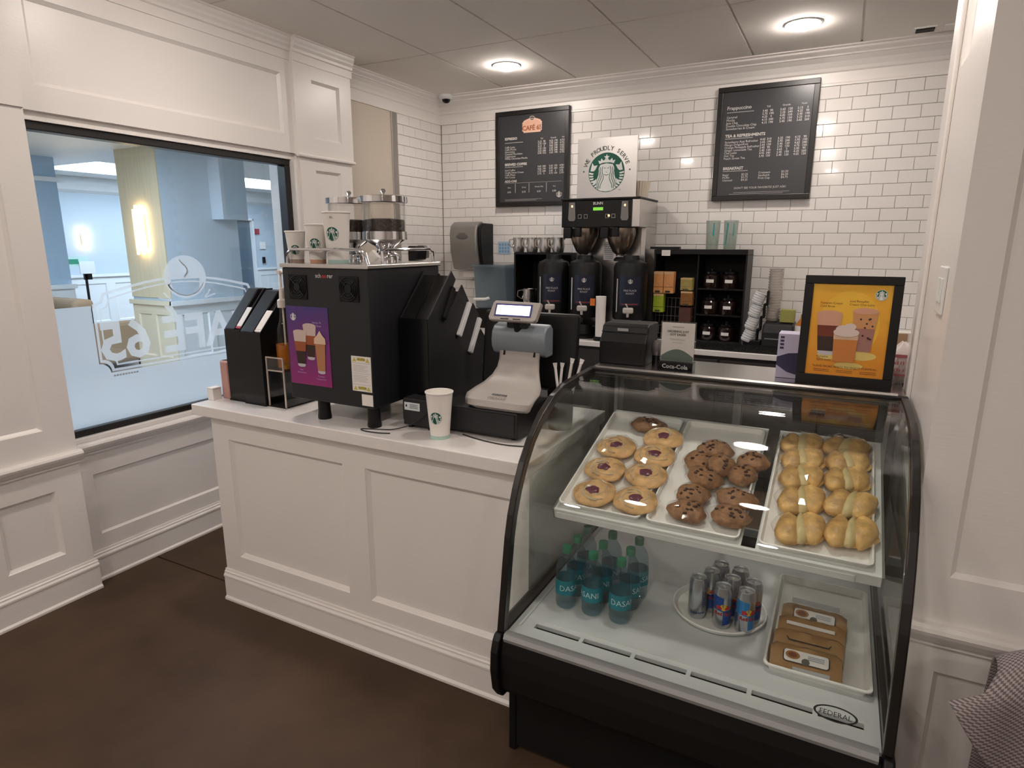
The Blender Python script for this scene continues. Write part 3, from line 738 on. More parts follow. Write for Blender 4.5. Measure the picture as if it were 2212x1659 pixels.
CUPP = mat('paper_cup_white', (.84, .80, .755), .55)
def paper_cup(label, x, y, z, h, rt, rb, band=None, rz=0, logo_u=0, logo_r=.022, logo_v=.55, grp='sample paper cups on the coffee machine', sizetxt=None):
    t = thing('paper_cup', label, 'cup', (x, y, z), rz, group=grp)
    wr_ = lambda v: rb + (rt - rb) * v / h
    MB().lathe([(0, .006), (rb - .002, .006), (rb - .001, 0), (rb, 0), (rt, h - .004), (rt + .003, h - .002), (rt + .003, h + .002), (rt, h + .003), (rt - .002, h), (rb, .010), (0, .010)], 36, caps=False).build('cup_wall', CUPP, t, True)
    if band:
        MB().lathe([(wr_(.0) + .0005, .0005), (wr_(.014) + .0005, .014)], 36, caps=False).build('base_band', mat(*band), t, True)
    siren(logo_r, t, None, .0006, wrap=wr_, dx=logo_u, dy=h * logo_v)
    if sizetxt: text('print', sizetxt, .012, INK, t, None, wrap=wr_, dx=logo_u, dy=h * .88)
    return t
ZM = MZ1 + .016
MINT = ('band_mint', (.45, .62, .56), .6); PEACH = ('band_peach', (.62, .34, .24), .6); SAND = ('band_sand', (.45, .33, .26), .6)
mach_face = math.atan2(0 - -1.78, 0 - 1.8)
def fy(px_, y): return aty(px_, 540, y).x
AC = math.radians(42)
paper_cup('smallest white paper cup on the coffee machine, leftmost of three', fy(640, 1.80), 1.80, ZM, .118, .037, .026, SAND, AC, -.002, .018, .42)
paper_cup('middle-sized white paper cup on the coffee machine', fy(686, 1.81), 1.81, ZM, .142, .041, .029, PEACH, AC, -.008, .021, .50)
paper_cup('largest white paper cup on the coffee machine, next to the bean hopper', fy(730, 1.82), 1.82, ZM, .185, .050, .038, MINT, AC, -.018, .025, .58, sizetxt='XL')
t = thing('sugar_sachets', 'folded white paper card on top of the coffee machine', 'card', (-1.555, 1.86, ZM), .5)
MB().prism([(-.04, 0), (.04, 0), (0, .05)], 'y', -.03, .03).build('tent_card', PAPER, t)
paper_cup('tall white paper cup standing alone on the counter front', -1.216, 1.772, ZK, .168, .0475, .0335, MINT, .62, -.016, .022, .48, grp='paper cup on the counter')

# ================================================================== stepped lid organiser right of the machine
t = thing('lid_organizer', 'tall stepped black lid organizer between coffee machine and cash register', 'lid organizer', (-1.405, 2.1, ZK))
PR = [(1.90, .923), (1.90, 1.325), (2.065, 1.497), (2.095, 1.462), (1.985, 1.315), (2.0, 1.30), (2.14, 1.440), (2.19, 1.372), (2.082, 1.235), (2.095, 1.225), (2.225, 1.360), (2.272, 1.305), (2.178, 1.152), (2.19, 1.142), (2.285, 1.245), (2.33, 1.20), (2.33, .923)]
PR = [(y - 2.1, z - ZK) for y, z in PR]
MB().prism(PR, 'x', .055, .060).build('side_panel', GREYB, t, bev=.001)
MB().prism(PR, 'x', -.070, -.065).build('side_panel', GREYB, t, bev=.001)
MB().prism([(y, z - .012) if z > 0 else (y, z) for y, z in PR], 'x', -.004, .004).build('divider', BLK, t)
INP = [(-.198, .01), (-.198, .40), (-.04, .555), (-.02, .53), (-.10, .40), (-.09, .39), (.03, .49), (.07, .43), (-.01, .32), (.0, .31), (.12, .41), (.15, .365), (.08, .24), (.2, .30), (.2, .01)]
MB().prism(INP, 'x', -.065, -.004).build('tray_block', BLKM, t); MB().prism(INP, 'x', .004, .055).build('tray_block', BLKM, t)
MB().box(-.068, -.204, .002, .058, -.199, .402).build('front_panel', BLKG, t)
for y0, z0, y1, z1 in ((.0, .315, .085, .44), (.085, .235, .165, .37), (-.105, .395, -.035, .51)):
    d = Vector((0, y1 - y0, z1 - z0)); ang = math.atan2(z1 - z0, y1 - y0)
    s = MB(); s.mark(); s.box(-.0, 0, -.012, .0165, d.length, .012); s.xf(Matrix.Translation((.058, y0, z0)) @ Matrix.Rotation(ang, 4, 'X'))
    if y0 > -.05: s.build('lid_stack', LIDW, t, bev=.004)
    else: s.build('lid_stack', BLKM, t, bev=.004)

# ================================================================== register
t = thing('power_brick', 'small black box with a white sticker in front of the lid organizer', 'device', (-1.345, 1.86, ZK))
MB().box(-.065, -.045, .012, .062, .025, .115).build('case', GREYB, t, bev=.004)
for x in (-.05, .04): MB().box(x, -.035, 0, x + .015, .015, .0115).build('foot', BLKM, t)
st = MB().box(-.058, -.0462, .070, .012, -.0452, .100).build('sticker', mat('sticker_white', (.62, .66, .68), .4), t, bev=.0004)
flat('sticker_print', [rect(-.052, .082, -.045, .091)] + [rect(-.034, .079 + i * .006, .004, .081 + i * .006) for i in range(3)], INK, st, FRONT(0, -.0462, 0), .0003)
t = thing('cash_till', 'wide black cash till box under the register stand', 'till', (-1.06, 2.03, ZK))
MB().box(-.215, -.19, .012, .118, .19, .105).build('drawer_case', GREYB, t, bev=.005)
MB().box(-.205, -.1935, .022, .108, -.1905, .096).build('drawer_front', GREYB, t, bev=.002)
for x in (-.19, .08):
    for y in (-.16, .15): MB().box(x, y, 0, x + .02, y + .02, .0115).build('foot', BLKM, t)
pos = thing('cash_register', 'grey and black cash register terminal turned away with a customer display', 'cash register', (-1.03, 2.03, ZK + .114))
PLT = mat('warm_grey_plastic', (.40, .365, .34), .42)
# swoosh plate: flat foot curving up into the neck
rows = []
prof = [(-.185, -.004, .112), (-.195, .006, .128), (-.188, .022, .134), (-.15, .036, .136), (-.10, .047, .132), (-.06, .060, .118), (-.03, .082, .098), (-.012, .110, .086), (-.002, .140, .082), (.004, .180, .082)]
for y, z, hw in prof:
    n_ = 12
    row = []
    for i in range(n_ + 1):
        u_ = -1 + 2 * i / n_
        dip = .012 * max(0, abs(u_) - .7) / .3 if z < .07 else 0
        row.append((hw * u_, y + dip * (1 if z < .03 else 0) * 2, z - dip * .3))
    rows.append(row)
MB().sheet(rows).build('stand_plate', PLT, pos, True, solid=.008)
FPm = frame((0, -.148, .0415), (1, 0, 0), (0, .95, .28))
text('brand_lettering', 'micros', .022, INK, pos, FPm, bold=.02, dy=-.012, lift=.002); text('brand_lettering', 'ORACLE', .019, mat('print_midgrey', (.16, .15, .14), .5), pos, FPm, dy=-.036, lift=.0018)
CYL = mat('blue_grey_plastic', (.20, .23, .26), .35)
s = MB(); s.mark(); s.prism([(.0, 0), (-.018, .012), (-.030, .035), (-.032, .06), (-.026, .09), (-.01, .11), (.03, .12), (.05, .10), (.05, 0)], 'x', -.115, .105); s.xf(Matrix.Translation((0, .02, .155))); s.build('hinge_housing', CYL, pos, True, bev=.006)
for x in (-.062, .062):
    s = MB(); s.cyl((x, -.006, .158), (x, .002, .175), .004, n=10); s.build('screw', BLKM, pos)
s = MB(); s.mark(); s.box(-.215, 0, -.155, .185, .035, .135); s.xf(Matrix.Translation((.0, .10, .175)) @ Matrix.Rotation(-.12, 4, 'X')); s.build('monitor_back', BLK, pos, bev=.012)
s = MB(); s.cyl((-.01, .01, .245), (-.01, .0, .30), .016, n=14); s.box(-.05, -.005, .262, .03, .03, .285); s.build('display_neck', BLK, pos)
Md = Matrix.Translation((-.012, -.015, .318)) @ Matrix.Rotation(-.42, 4, 'X')
s = MB(); s.mark(); s.prism([(-.098, -.034), (.080, -.034), (.090, -.026), (.100, .040), (-.086, .042), (-.094, .034), (-.104, -.022)], 'y', -.006, .018); s.xf(Md); cdp = s.build('customer_display', PLT, pos, bev=.004)
s = MB(); s.mark(); s.box(-.080, -.0072, -.018, .070, -.0062, .030); s.xf(Md); s.build('screen_bezel', mat('display_violet', (.02, .02, .16), .3), cdp)
s = MB(); s.mark(); s.box(-.073, -.0082, -.012, .063, -.0072, .024); s.xf(Md); s.build('screen', mat('display_lit', (.72, .78, 1.0), .3, emit=1.1), cdp)
s = MB(); s.mark(); s.box(-.052, -.0070, -.0285, -.018, -.0062, -.0250); s.box(.0, -.0070, -.0285, .030, -.0062, -.0250); s.xf(Md); s.build('display_print', INK, cdp)
# cables on the worktop
CB = mat('cable_black', (.012, .012, .012), .5)
def cable(lbl, pts):
    s = MB(); P = [Vector(p) for p in pts]; out = []
    for i in range(len(P) - 1):
        p0, p1, p2, p3 = P[max(i - 1, 0)], P[i], P[i + 1], P[min(i + 2, len(P) - 1)]
        for k in range(6):
            u_ = k / 6
            out.append(.5 * ((2 * p1) + (p2 - p0) * u_ + (2 * p0 - 5 * p1 + 4 * p2 - p3) * u_ * u_ + (3 * p1 - p0 - 3 * p2 + p3) * u_ ** 3))
    out.append(P[-1])
    s.tube(out, .0022, 6); tag(s.build('cable', CB, None, True), lbl, 'cable')
cable('thin black cable looping over the worktop edge near the coffee machine leg', [(-1.30, 1.812, .99), (-1.36, 1.795, .945), (-1.42, 1.76, .927), (-1.49, 1.735, .9255), (-1.53, 1.715, .9255), (-1.50, 1.700, .9255), (-1.44, 1.705, .9255), (-1.40, 1.72, .9255)])
cable('black cable lying along the foot of the cash drawer', [(-1.16, 1.835, .9255), (-1.10, 1.815, .9255), (-1.02, 1.80, .9255), (-.95, 1.800, .9255), (-.88, 1.82, .9255)])

# straws standing in a dark cup
t = thing('straw_cup', 'dark cup for wrapped straws behind the left corner of the case', 'cup', (-.885, 2.085, ZK), 0)
MB().lathe([(0, 0), (.045, 0), (.05, .15), (.047, .15), (.042, .004), (0, .004)], 24, caps=False).build('cup_wall', BLK, t, True)
WRAP = mat('straw_wrapper', (.80, .76, .74), .6)
k = 0
for (bx, by, tx, ty, z1), lb in zip(((.012, -.01, -.028, .005, 1.168), (-.018, .005, -.004, .02, 1.168), (.0, .012, .040, .01, 1.19), (.012, -.008, .078, .01, 1.19)), ('leftmost', 'second from the left', 'third from the left', 'rightmost')):
    b0 = Vector((-.885 + bx, 2.085 + by, ZK + .008)); b1 = Vector((-.885 + tx, 2.085 + ty, z1))
    s = MB(); s.tube([b0, b0.lerp(b1, .94)], .0055, 8); s.mark()
    d = (b1 - b0).normalized(); sd = Vector((d.z, 0, -d.x)).normalized(); e0 = b0.lerp(b1, .93)
    s.poly([e0 - sd * .006, e0 + sd * .006, b1 + sd * .009, b1 - sd * .009]); s.poly([e0 - sd * .006 + Vector((0, .001, 0)), b1 - sd * .009 + Vector((0, .001, 0)), b1 + sd * .009 + Vector((0, .001, 0)), e0 + sd * .006 + Vector((0, .001, 0))])
    tag(s.build('wrapped_straw', WRAP), 'white paper-wrapped straw, ' + lb + ' of the four behind the case corner', 'straw', 'wrapped straws')

# ================================================================== the pastry case
CX0, CX1 = -.800, .214
cs = thing('display_case', 'black-framed refrigerated pastry case with curved front glass', 'display case', (-.293, 1.80, 0))
def cput(o): under(cs, o); return o
SIDE = [(1.517, 0), (1.517, .245), (1.435, .262), (1.408, .30), (1.396, .37), (1.400, .43), (1.412, .462), (1.425, .478), (2.42, .478), (2.42, 0)]
FRM = mat('case_frame_bronze_black', (.016, .013, .012), .30)
for x0, x1 in ((CX0 - .004, CX0 + .022), (CX1 - .022, CX1 + .003)):
    cput(MB().prism(SIDE, 'x', x0, x1).build('end_panel', BLK, bev=.006, seg=3))
BODY = [(1.540, .0), (1.540, .252), (1.445, .270), (1.424, .30), (1.416, .37), (1.420, .43), (1.428, .455), (1.46, .455), (1.46, .30), (1.58, .26), (1.58, 0)]
cput(MB().prism([(1.5, .258), (1.452, .268), (1.426, .30), (1.418, .37), (1.420, .42), (1.428, .460), (1.52, .460)], 'x', CX0 + .0225, CX1 - .0225).build('front_panel', BLKM))
cput(MB().box(CX0 + .0225, 1.522, .02, CX1 - .0225, 1.545, .256).build('kick_panel', BLKM))
cput(MB().box(CX0 + .0225, 1.56, .02, CX1 - .0225, 2.38, .44).build('chassis', BLKM))
LIP = mat('lip_metal', (.36, .37, .37), .3, .2)
cput(MB().prism([(1.422, .4605), (1.418, .472), (1.424, .484), (1.436, .486), (1.448, .484), (1.452, .4605)], 'x', CX0 + .030, CX1 - .030).build('front_lip', LIP, None, True))
# deck with air slots
dk = MB(); DY0, DY1 = 1.453, 2.36
xsl = [(-.715 + i * .1545, -.715 + i * .1545 + .143) for i in range(6)]
xsl = [(a, min(b, .158)) for a, b in xsl]
DZ = .470
def dbox(x0, y0, x1, y1): dk.box(x0, y0, DZ - .012, x1, y1, DZ)
dbox(CX0 + .0225, DY0, CX1 - .0225, 1.512); dbox(CX0 + .0225, 1.534, CX1 - .0225, DY1)
prev = CX0 + .0225
for a, b in xsl: dbox(prev, 1.512, a, 1.534); prev = b
dbox(prev, 1.512, CX1 - .0225, 1.534)
cput(dk.build('deck', CASEW))
cput(MB().box(CX0 + .0225, 1.50, DZ - .03, CX1 - .0225, 1.546, DZ - .016).build('air_duct', BLKM))
cput(MB().prism([(1.545, DZ + .0002), (1.548, DZ + .005), (1.553, DZ + .0002)], 'x', CX0 + .05, CX1 - .05).build('deck_ridge', CASEW))
cput(MB().box(CX0 + .04, 1.50, DZ + .0002, CX0 + .046, 2.34, DZ + .004).build('deck_ridge', CASEW))
# inner back with sliding doors, cabinet rear
cput(MB().box(CX0 + .0225, 2.385, .02, CX1 - .0225, 2.415, .50).build('rear_panel', BLK))
DARKIN = mat('dark_interior', (.05, .053, .052), .35)
RG = mat('rear_door_frame', (.30, .31, .31), .35, .7)
for x0, x1, yy in ((CX0 + .03, -.28, 2.395), (-.31, CX1 - .03, 2.372)):
    d = cput(MB().box(x0, yy, .505, x0 + .028, yy + .014, 1.10).build('rear_door', RG))
    for bx in ((x1 - .028, .505, x1, 1.10), (x0 + .028, .505, x1 - .028, .535), (x0 + .028, 1.07, x1 - .028, 1.10)):
        o = MB().box(bx[0], yy, bx[1], bx[2], yy + .014, bx[3]).build('door_rail', RG); loc(o, -cs.location.x, -cs.location.y, 0); o.parent = d
    o = MB().box(x0 + .028, yy + .005, .535, x1 - .028, yy + .009, 1.07).build('door_pane', GLASS); loc(o, -cs.location.x, -cs.location.y, 0); o.parent = d
# curved end frames (front edge profile)
GP = [(1.436, .478), (1.446, .54), (1.456, .60), (1.468, .68), (1.482, .76), (1.500, .825), (1.530, .895), (1.572, .965), (1.628, 1.030), (1.700, 1.083), (1.785, 1.122), (1.88, 1.143), (2.0, 1.149), (2.165, 1.152)]
def offs(P, d):
    out = []
    for i, p in enumerate(P):
        a = P[max(i - 1, 0)]; b = P[min(i + 1, len(P) - 1)]; t_ = Vector((b[0] - a[0], b[1] - a[1])).normalized(); out.append((p[0] + t_.y * d, p[1] - t_.x * d))
    return out
for x0, x1 in ((CX0, CX0 + .022), (CX1 - .022, CX1)):
    inner = offs(GP, .030); outer = offs(GP, -.002)
    cput(MB().prism(outer + inner[::-1], 'x', x0, x1).build('curved_frame', FRM, None, bev=.004))
    ge = offs(GP, .03)
    cput(MB().prism([(p[0], p[1]) for p in ge] + [(2.40, 1.13), (2.40, .478)], 'x', (x0 + x1) / 2 - .003, (x0 + x1) / 2 + .003).build('end_glass', GLASS))
    cput(MB().box(x0, 2.385, .478, x1, 2.42, 1.14).build('rear_post', FRM))
    cput(MB().box(x0 + .001, 1.47, .478, x1 - .001, 2.385, .500).build('sill_rail', FRM))
gl_o = [[(x, p[0], p[1]) for x in (CX0 + .0225, CX1 - .0225)] for p in GP[:13] + [(2.130, 1.1515)]]
def bez(P, n=3):
    out = []
    for i in range(len(P) - 1):
        p0, p1, p2, p3 = [Vector(q) for q in (P[max(i - 1, 0)], P[i], P[i + 1], P[min(i + 2, len(P) - 1)])]
        for k in range(n):
            u_ = k / n; out.append(tuple(.5 * ((2 * p1) + (p2 - p0) * u_ + (2 * p0 - 5 * p1 + 4 * p2 - p3) * u_ ** 2 + (3 * p1 - p0 - 3 * p2 + p3) * u_ ** 3)))
    return out + [P[-1]]
GS = bez([(p[0], p[1]) for p in GP[:13]] + [(2.130, 1.1515)], 4)
# the glass sheet, bowed slightly outwards like the real pane
cput(MB().prism(offs(GS, .002) + offs(GS, .008)[::-1], 'x', CX0 + .0225, CX1 - .0225).build('curved_glass', GLASS, None, True))
cput(MB().box(CX0 + .002, 2.135, 1.136, CX1 - .002, 2.158, 1.1555).build('top_bar', FRM, None, bev=.003))
cput(MB().box(CX0 + .005, 2.1585, 1.128, CX1 - .005, 2.46, 1.1535).build('top_ledge', STEEL, None, bev=.003))
cput(MB().prism([(2.132, 1.158), (2.140, 1.1635), (2.156, 1.1635), (2.160, 1.156), (2.134, 1.156)], 'x', CX0 + .03, CX1 - .03).build('ledge_trim', STEEL))
# tilted shelf
SY, SZ, TILT = 1.705, .780, math.radians(17)
SHM = Matrix.Translation((0, SY, SZ)) @ Matrix.Rotation(TILT, 4, 'X')
SXa, SXb = -.735, .168
SHELFN = Vector((0, -math.sin(TILT), math.cos(TILT)))
SHL = mat('shelf_white', (.74, .75, .73), .3)
def spart(s, nm, m, smooth=False, bev=0): s.xf(SHM); return cput(s.build(nm, m, None, smooth, bev))
for xa_, xb_ in ((SXa, -.174), (-.136, SXb)):
    s = MB(); s.mark(); s.box(xa_, .0, -.006, xb_, .62, 0); spart(s, 'shelf_board', SHL)
s = MB(); s.mark(); s.box(SXa, -.012, -.030, SXb, -.0005, .004); spart(s, 'price_rail', SHL, bev=.002)
s = MB(); s.mark(); s.box(SXa + .01, -.016, -.026, SXb - .06, -.0125, -.006); spart(s, 'ticket_strip', WHTP)
for x in (SXa - .006, SXb):
    s = MB(); s.mark(); s.box(x, -.01, -.035, x + .006, .62, .002); spart(s, 'shelf_bracket', RG)
for x in (SXa + .02, -.29, SXb - .02):
    s = MB(); s.mark(); s.box(x - .004, .02, -.03, x + .004, .60, -.0065); spart(s, 'support_bar', RG)
for x in (SXa - .012, SXb + .006):
    cput(MB().box(x, 2.30, .50, x + .012, 2.33, 1.10).build('standard', RG)); cput(MB().box(x, 1.80, .765, x + .006, 2.31, .785).build('arm', BLK))
# brand oval on the front glass
ov = fill2([ell(0, 0, .046, .019, 36), ell(0, 0, .041, .0155, 36)]); OV = frame((.090, 1.4400, .5440), (1, 0, 0), (0, .155, .985))
o = lay('maker_badge', ov, INK, None, OV, .004, None); cput(o)
o2_ = text('badge_lettering', 'FEDERAL', .017, INK, None, OV, dy=-.006, lift=.004); loc(o2_, -cs.location.x, -cs.location.y, 0); o2_.parent = o

# ------------------------------------------------------------------ trays and pastries on the tilted shelf
TRAYM = mat('melamine_tray', (.88, .86, .83), .35)
def tray(label, x0, x1, y0, y1, M=SHM, z=.0005, h=.020, rim=.010, m=TRAYM, name='serving_tray'):
    t = thing(name, label, 'tray', (0, 0, 0), group=None)
    t.matrix_world = M @ Matrix.Translation(((x0 + x1) / 2, (y0 + y1) / 2, z))
    a, b = (x1 - x0) / 2, (y1 - y0) / 2
    MB().prism(rrect(-a + rim, -b + rim, a - rim, b - rim, .012), 'z', 0, .003).build('tray_floor', m, t)
    s = MB(); O = rrect(-a, -b, a, b, .018); I = rrect(-a + rim, -b + rim, a - rim, b - rim, .012); n_ = len(O)
    for k in range(n_):
        q = (k + 1) % n_
        s.poly([(*O[k], h), (*O[q], h), (O[q][0] * .99 + I[q][0] * .01, O[q][1] * .99 + I[q][1] * .01, h - .004), (O[k][0] * .99 + I[k][0] * .01, O[k][1] * .99 + I[k][1] * .01, h - .004)])
        m1, m2 = [((O[i][0] * .55 + I[i][0] * .45), (O[i][1] * .55 + I[i][1] * .45)) for i in (k, q)]
        s.poly([(*O[k], h), (*m1, h + .001), (*m2, h + .001), (*O[q], h)]); s.poly([(*m1, h + .001), (*I[k], .002), (*I[q], .002), (*m2, h + .001)])
    s.build('tray_rim', m, t)
    return t
tray('white tray of jam danishes on the upper shelf', -.728, -.462, .006, .58)
tray('white tray of brown cookies in the middle of the upper shelf', -.446, -.180, .006, .58)
tray('white tray of cheese danishes on the right of the upper shelf', -.130, .148, .006, .58)
DOUGH = mat('baked_dough', (.76, .46, .20), .45, bump=.35, bscale=70, var=.30, vscale=28)
DOUGH2 = mat('golden_pastry', (.78, .43, .155), .36, bump=.35, bscale=55, var=.48, vscale=16)
JAM = mat('berry_jam', (.15, .035, .070), .22)
CHEESE = mat('cheese_filling', (.72, .58, .28), .4)
BROWN = mat('brown_cookie', (.31, .15, .065), .6, bump=.5, bscale=90, var=.40, vscale=45)
ICE = mat('sugar_glaze', (.62, .50, .34), .25)
FILMW = pane_mat('cling_film', (.98, .98, .98), 1.55, .05)
PN = SHELFN; P0 = Vector((0, SY, SZ)) + PN * .022
def on_shelf(px_, py_):
    return at(px_, py_, P0, PN)
def wob(rn, amp=.06, k=3):
    ph = [rn.uniform(0, 6.28) for _ in range(4)]
    return lambda p: Vector(p) * (1 + amp * math.sin(k * math.atan2(p[1], p[0]) + ph[0]) * (1 - abs(p[2])) + amp * .6 * math.sin((k + 3) * math.atan2(p[1], p[0]) + ph[1]))
def pastry_thing(name, label, cat, px_, py_, grp, rz):
    c = on_shelf(px_, py_) - PN * .0165
    t = thing(name, label, cat, group=grp)
    t.matrix_world = Matrix.Translation(c) @ Matrix.Rotation(TILT, 4, 'X') @ Matrix.Rotation(rz, 4, 'Z')
    return t
def danish(label, px_, py_, i, r=.069):
    rn = random.Random(i + 10); t = pastry_thing('jam_danish', label, 'danish', px_, py_, 'jam danishes on the left tray', rn.uniform(-.4, .4))
    f = wob(rn, .03, 3)
    def ring(p):
        p = f(p); rr = math.hypot(p[0], p[1]); 
        sw_ = .10 * math.sin(5 * math.atan2(p[1], p[0]) + 9 * rr)
        z = p[2]
        if z > 0: z = z * (.75 + sw_) + (.35 * math.exp(-((rr - .62) / .22) ** 2)) - .35 * math.exp(-(rr / .3) ** 2)
        return (p[0], p[1], max(z, -.9))
    MB().blob((0, 0, .019), (r, r * .95, .019), 32, 16, ring).build('dough', DOUGH, t, True)
    MB().blob((rn.uniform(-.006, .006), rn.uniform(-.004, .004), .0275), (r * .36, r * .31, .009), 16, 8, wob(rn, .08, 3)).build('jam', JAM, t, True)
    s = MB(); 
    for k in range(3):
        a0 = rn.uniform(0, 6.28); pts = [((.30 + .48 * j / 14) * r * math.cos(a0 + j * .22), (.30 + .48 * j / 14) * r * math.sin(a0 + j * .22), .0365 - .004 * abs(j - 7) / 7) for j in range(15)]
        s.tube(pts, .0022, 5)
    s.build('glaze', ICE, t, True)
    MB().blob((0, 0, .021), (r * 1.07, r * 1.03, .023), 18, 8, wob(rn, .05, 7)).build('wrapper', FILMW, t, False)
    return t
DP = [(1433, 948, 'back right'), (1332, 967, 'left, second row from the back'), (1415, 986, 'right, second row from the back'), (1307, 1015, 'left, third row'), (1396, 1029, 'right, third row'), (1284, 1066, 'front left'), (1373, 1082, 'front right')]
for i, (a, b, l) in enumerate(DP): danish('wrapped round danish with purple jam centre, ' + l + ' on its tray', a, b, i)
def cookie(label, px_, py_, i, rx=.055, ry=.043, rz=0, name='brown_cookie', grp='brown cookies on the middle tray', lift=0):
    rn = random.Random(i + 50); t = pastry_thing(name, label, 'cookie', px_, py_, grp, rz)
    if lift: t.matrix_world = Matrix.Translation(PN * lift) @ t.matrix_world @ Matrix.Rotation(.22, 4, 'Y')
    f = wob(rn, .07, 3)
    def lump(p):
        p = f(p); z = p[2]
        return (p[0] * (1 - .12 * max(z, 0)), p[1], z * (1 + .12 * math.sin(p[0] * 5 + i) * math.cos(p[1] * 4)))
    ry *= 1.22; MB().blob((0, 0, .023), (rx, ry, .023), 24, 12, lump).build('crumb', BROWN, t, True)
    s = MB()
    for k in range(10):
        a, q = rn.uniform(0, 6.28), rn.uniform(.1, .7); s.blob((rx * q * math.cos(a), ry * q * math.sin(a), .023 + .022 * math.sqrt(1 - q * q)), (.006, .005, .004), 8, 5, wob(rn, .2, 3))
    s.build('chips', mat('dark_chip', (.06, .02, .01), .5), t, True)
    MB().blob((0, 0, .024), (rx * 1.08, ry * 1.08, .026), 16, 7, wob(rn, .09, 7)).build('wrapper', FILMW, t)
    return t
CP = [(1546, 976, .060, .040, 0, 0, 'at the back of its tray'), (1512, 1000, .052, .042, .3, .0, 'back left, leaning'), (1556, 1014, .045, .038, -.4, .012, 'lying on top in the middle left'), (1626, 1001, .052, .038, .5, 0, 'back right'), (1602, 1030, .046, .040, -.2, 0, 'right of the middle'), (1519, 1040, .056, .038, 0, .008, 'left, lying across the middle'), (1496, 1073, .050, .042, -.3, 0, 'left, second row from the front'), (1590, 1082, .062, .036, -.15, 0, 'right, second row from the front'), (1484, 1108, .058, .036, -.1, 0, 'front left'), (1577, 1119, .056, .036, -.2, 0, 'front right')]
for i, (a, b, rx, ry, rz, lf, l) in enumerate(CP): cookie('wrapped chunky brown cookie, ' + l, a, b, i, rx, ry, rz, lift=lf)
cookie('dark brown oval bun at the back of the jam danish tray', 1400, 921, 40, .066, .030, .05, 'brown_bun', 'bun')
def cheese(label, px_, py_, i, r=.072):
    rn = random.Random(i + 90); t = pastry_thing('cheese_danish', label, 'danish', px_, py_, 'cheese danishes on the right tray', rn.uniform(-.30, .30) + (.15 if i % 2 == 0 else -.05))
    f = wob(rn, .04, 4)
    for sg, off in ((-1, -.029), (1, .029)):
        def lobe(p, sg=sg):
            p = f(p); return (p[0] * (1 + .28 * p[1] * sg), p[1] * (1 - .10 * abs(p[0])), p[2] * (1 + .16 * math.sin(5 * p[1] + i) * math.cos(3 * p[0])))
        MB().blob((off, sg * .007, .021), (.034, r * (.80 if i < 6 else .93), .023), 22, 12, lobe).build('fold', DOUGH2, t, True)
    MB().blob((.0, 0, .022), (.019, r * (.76 if i < 6 else .90), .021), 14, 10, lambda p: (p[0] * (1 - .55 * p[1]), p[1], p[2])).build('cheese', CHEESE, t, True)
    s = MB(); s.blob((0, 0, .012), (r * .93, r * .72, .0115), 22, 8, f); s.build('pastry_base', DOUGH2, t, True)
    MB().blob((0, 0, .022), (r * 1.04, r * .90, .025), 18, 8, wob(rn, .06, 7)).build('wrapper', FILMW, t)
RW = ['back', 'second', 'third', 'fourth', 'front']
for i, (a, b) in enumerate([(1732, 960), (1826, 968), (1733, 994), (1830, 1000), (1731, 1032), (1828, 1038), (1731, 1082), (1836, 1092), (1728, 1144), (1837, 1152)]):
    cheese('wrapped cheese danish, %s in the %s row of its tray' % ('left' if i % 2 == 0 else 'right', RW[i // 2]), a, b, i)

# ------------------------------------------------------------------ lower deck: bottles, cans, sandwich packs
WATER = pane_mat('bottle_plastic', (.74, .85, .88), 1.40, .02, .08, (.40, .52, .56))
TEAL = mat('label_teal', (.010, .21, .27), .35)
CAPG = mat('cap_green', (.0, .16, .075), .35)
PTXT = mat('label_pale_print', (.55, .72, .74), .4)
def bottle(label, x, y, rz):
    t = thing('water_bottle', label, 'bottle', (x, y, DZ), rz, 'water bottles in the case')
    R_ = .0335
    MB().lathe([(0, .006), (.012, .002), (.024, .0), (.031, .006), (R_, .018), (R_ - .0015, .03), (R_, .042), (R_ - .001, .075), (R_, .11), (R_ - .001, .125), (.032, .14), (.026, .158), (.017, .172), (.0125, .182), (.0125, .190), (0, .190)], 24, caps=False).build('bottle_body', WATER, t, True)
    MB().lathe([(R_ + .0004, .050), (R_ + .0004, .100)], 28, caps=False).build('label', TEAL, t, True)
    text('label_print', 'DASANI', .026, PTXT, t, None, wrap=lambda v: R_, dx=.006, dy=.066, lift=.0012)
    MB().lathe([(0, .184), (.0148, .184), (.0148, .203), (.0135, .206), (0, .206)], 20, caps=False).build('cap', CAPG, t, True)
bx = [-.678, -.590, -.500]
ln = ['front', 'second', 'third']; cn = ['left', 'middle', 'right']
for j in range(3):
    for i in range(3):
        bottle('water bottle with teal label and green cap, %s column, %s row' % (cn[i], ln[j]), bx[i] + .004 * j, 1.672 + .080 * j, (.9, -.55, .55)[i] + .1 * j)
sus = thing('round_tray', 'round white turntable tray holding slim cans', 'tray', (-.236, 1.858, DZ))
MB().lathe([(0, .010), (.125, .010), (.136, .022), (.140, .022), (.141, .018), (.132, .006), (.10, .0), (0, .0)], 48, caps=False).build('dish', TRAYM, sus, True)
CAN = mat('can_silver', (.52, .54, .58), .25, .9); CBLU = mat('can_blue', (.008, .075, .33), .28, .5); CRED = mat('can_red', (.42, .02, .02), .4); CYEL = mat('can_yellow', (.66, .42, .04), .4); CSKY = mat('can_sky_blue', (.03, .24, .60), .28, .4)
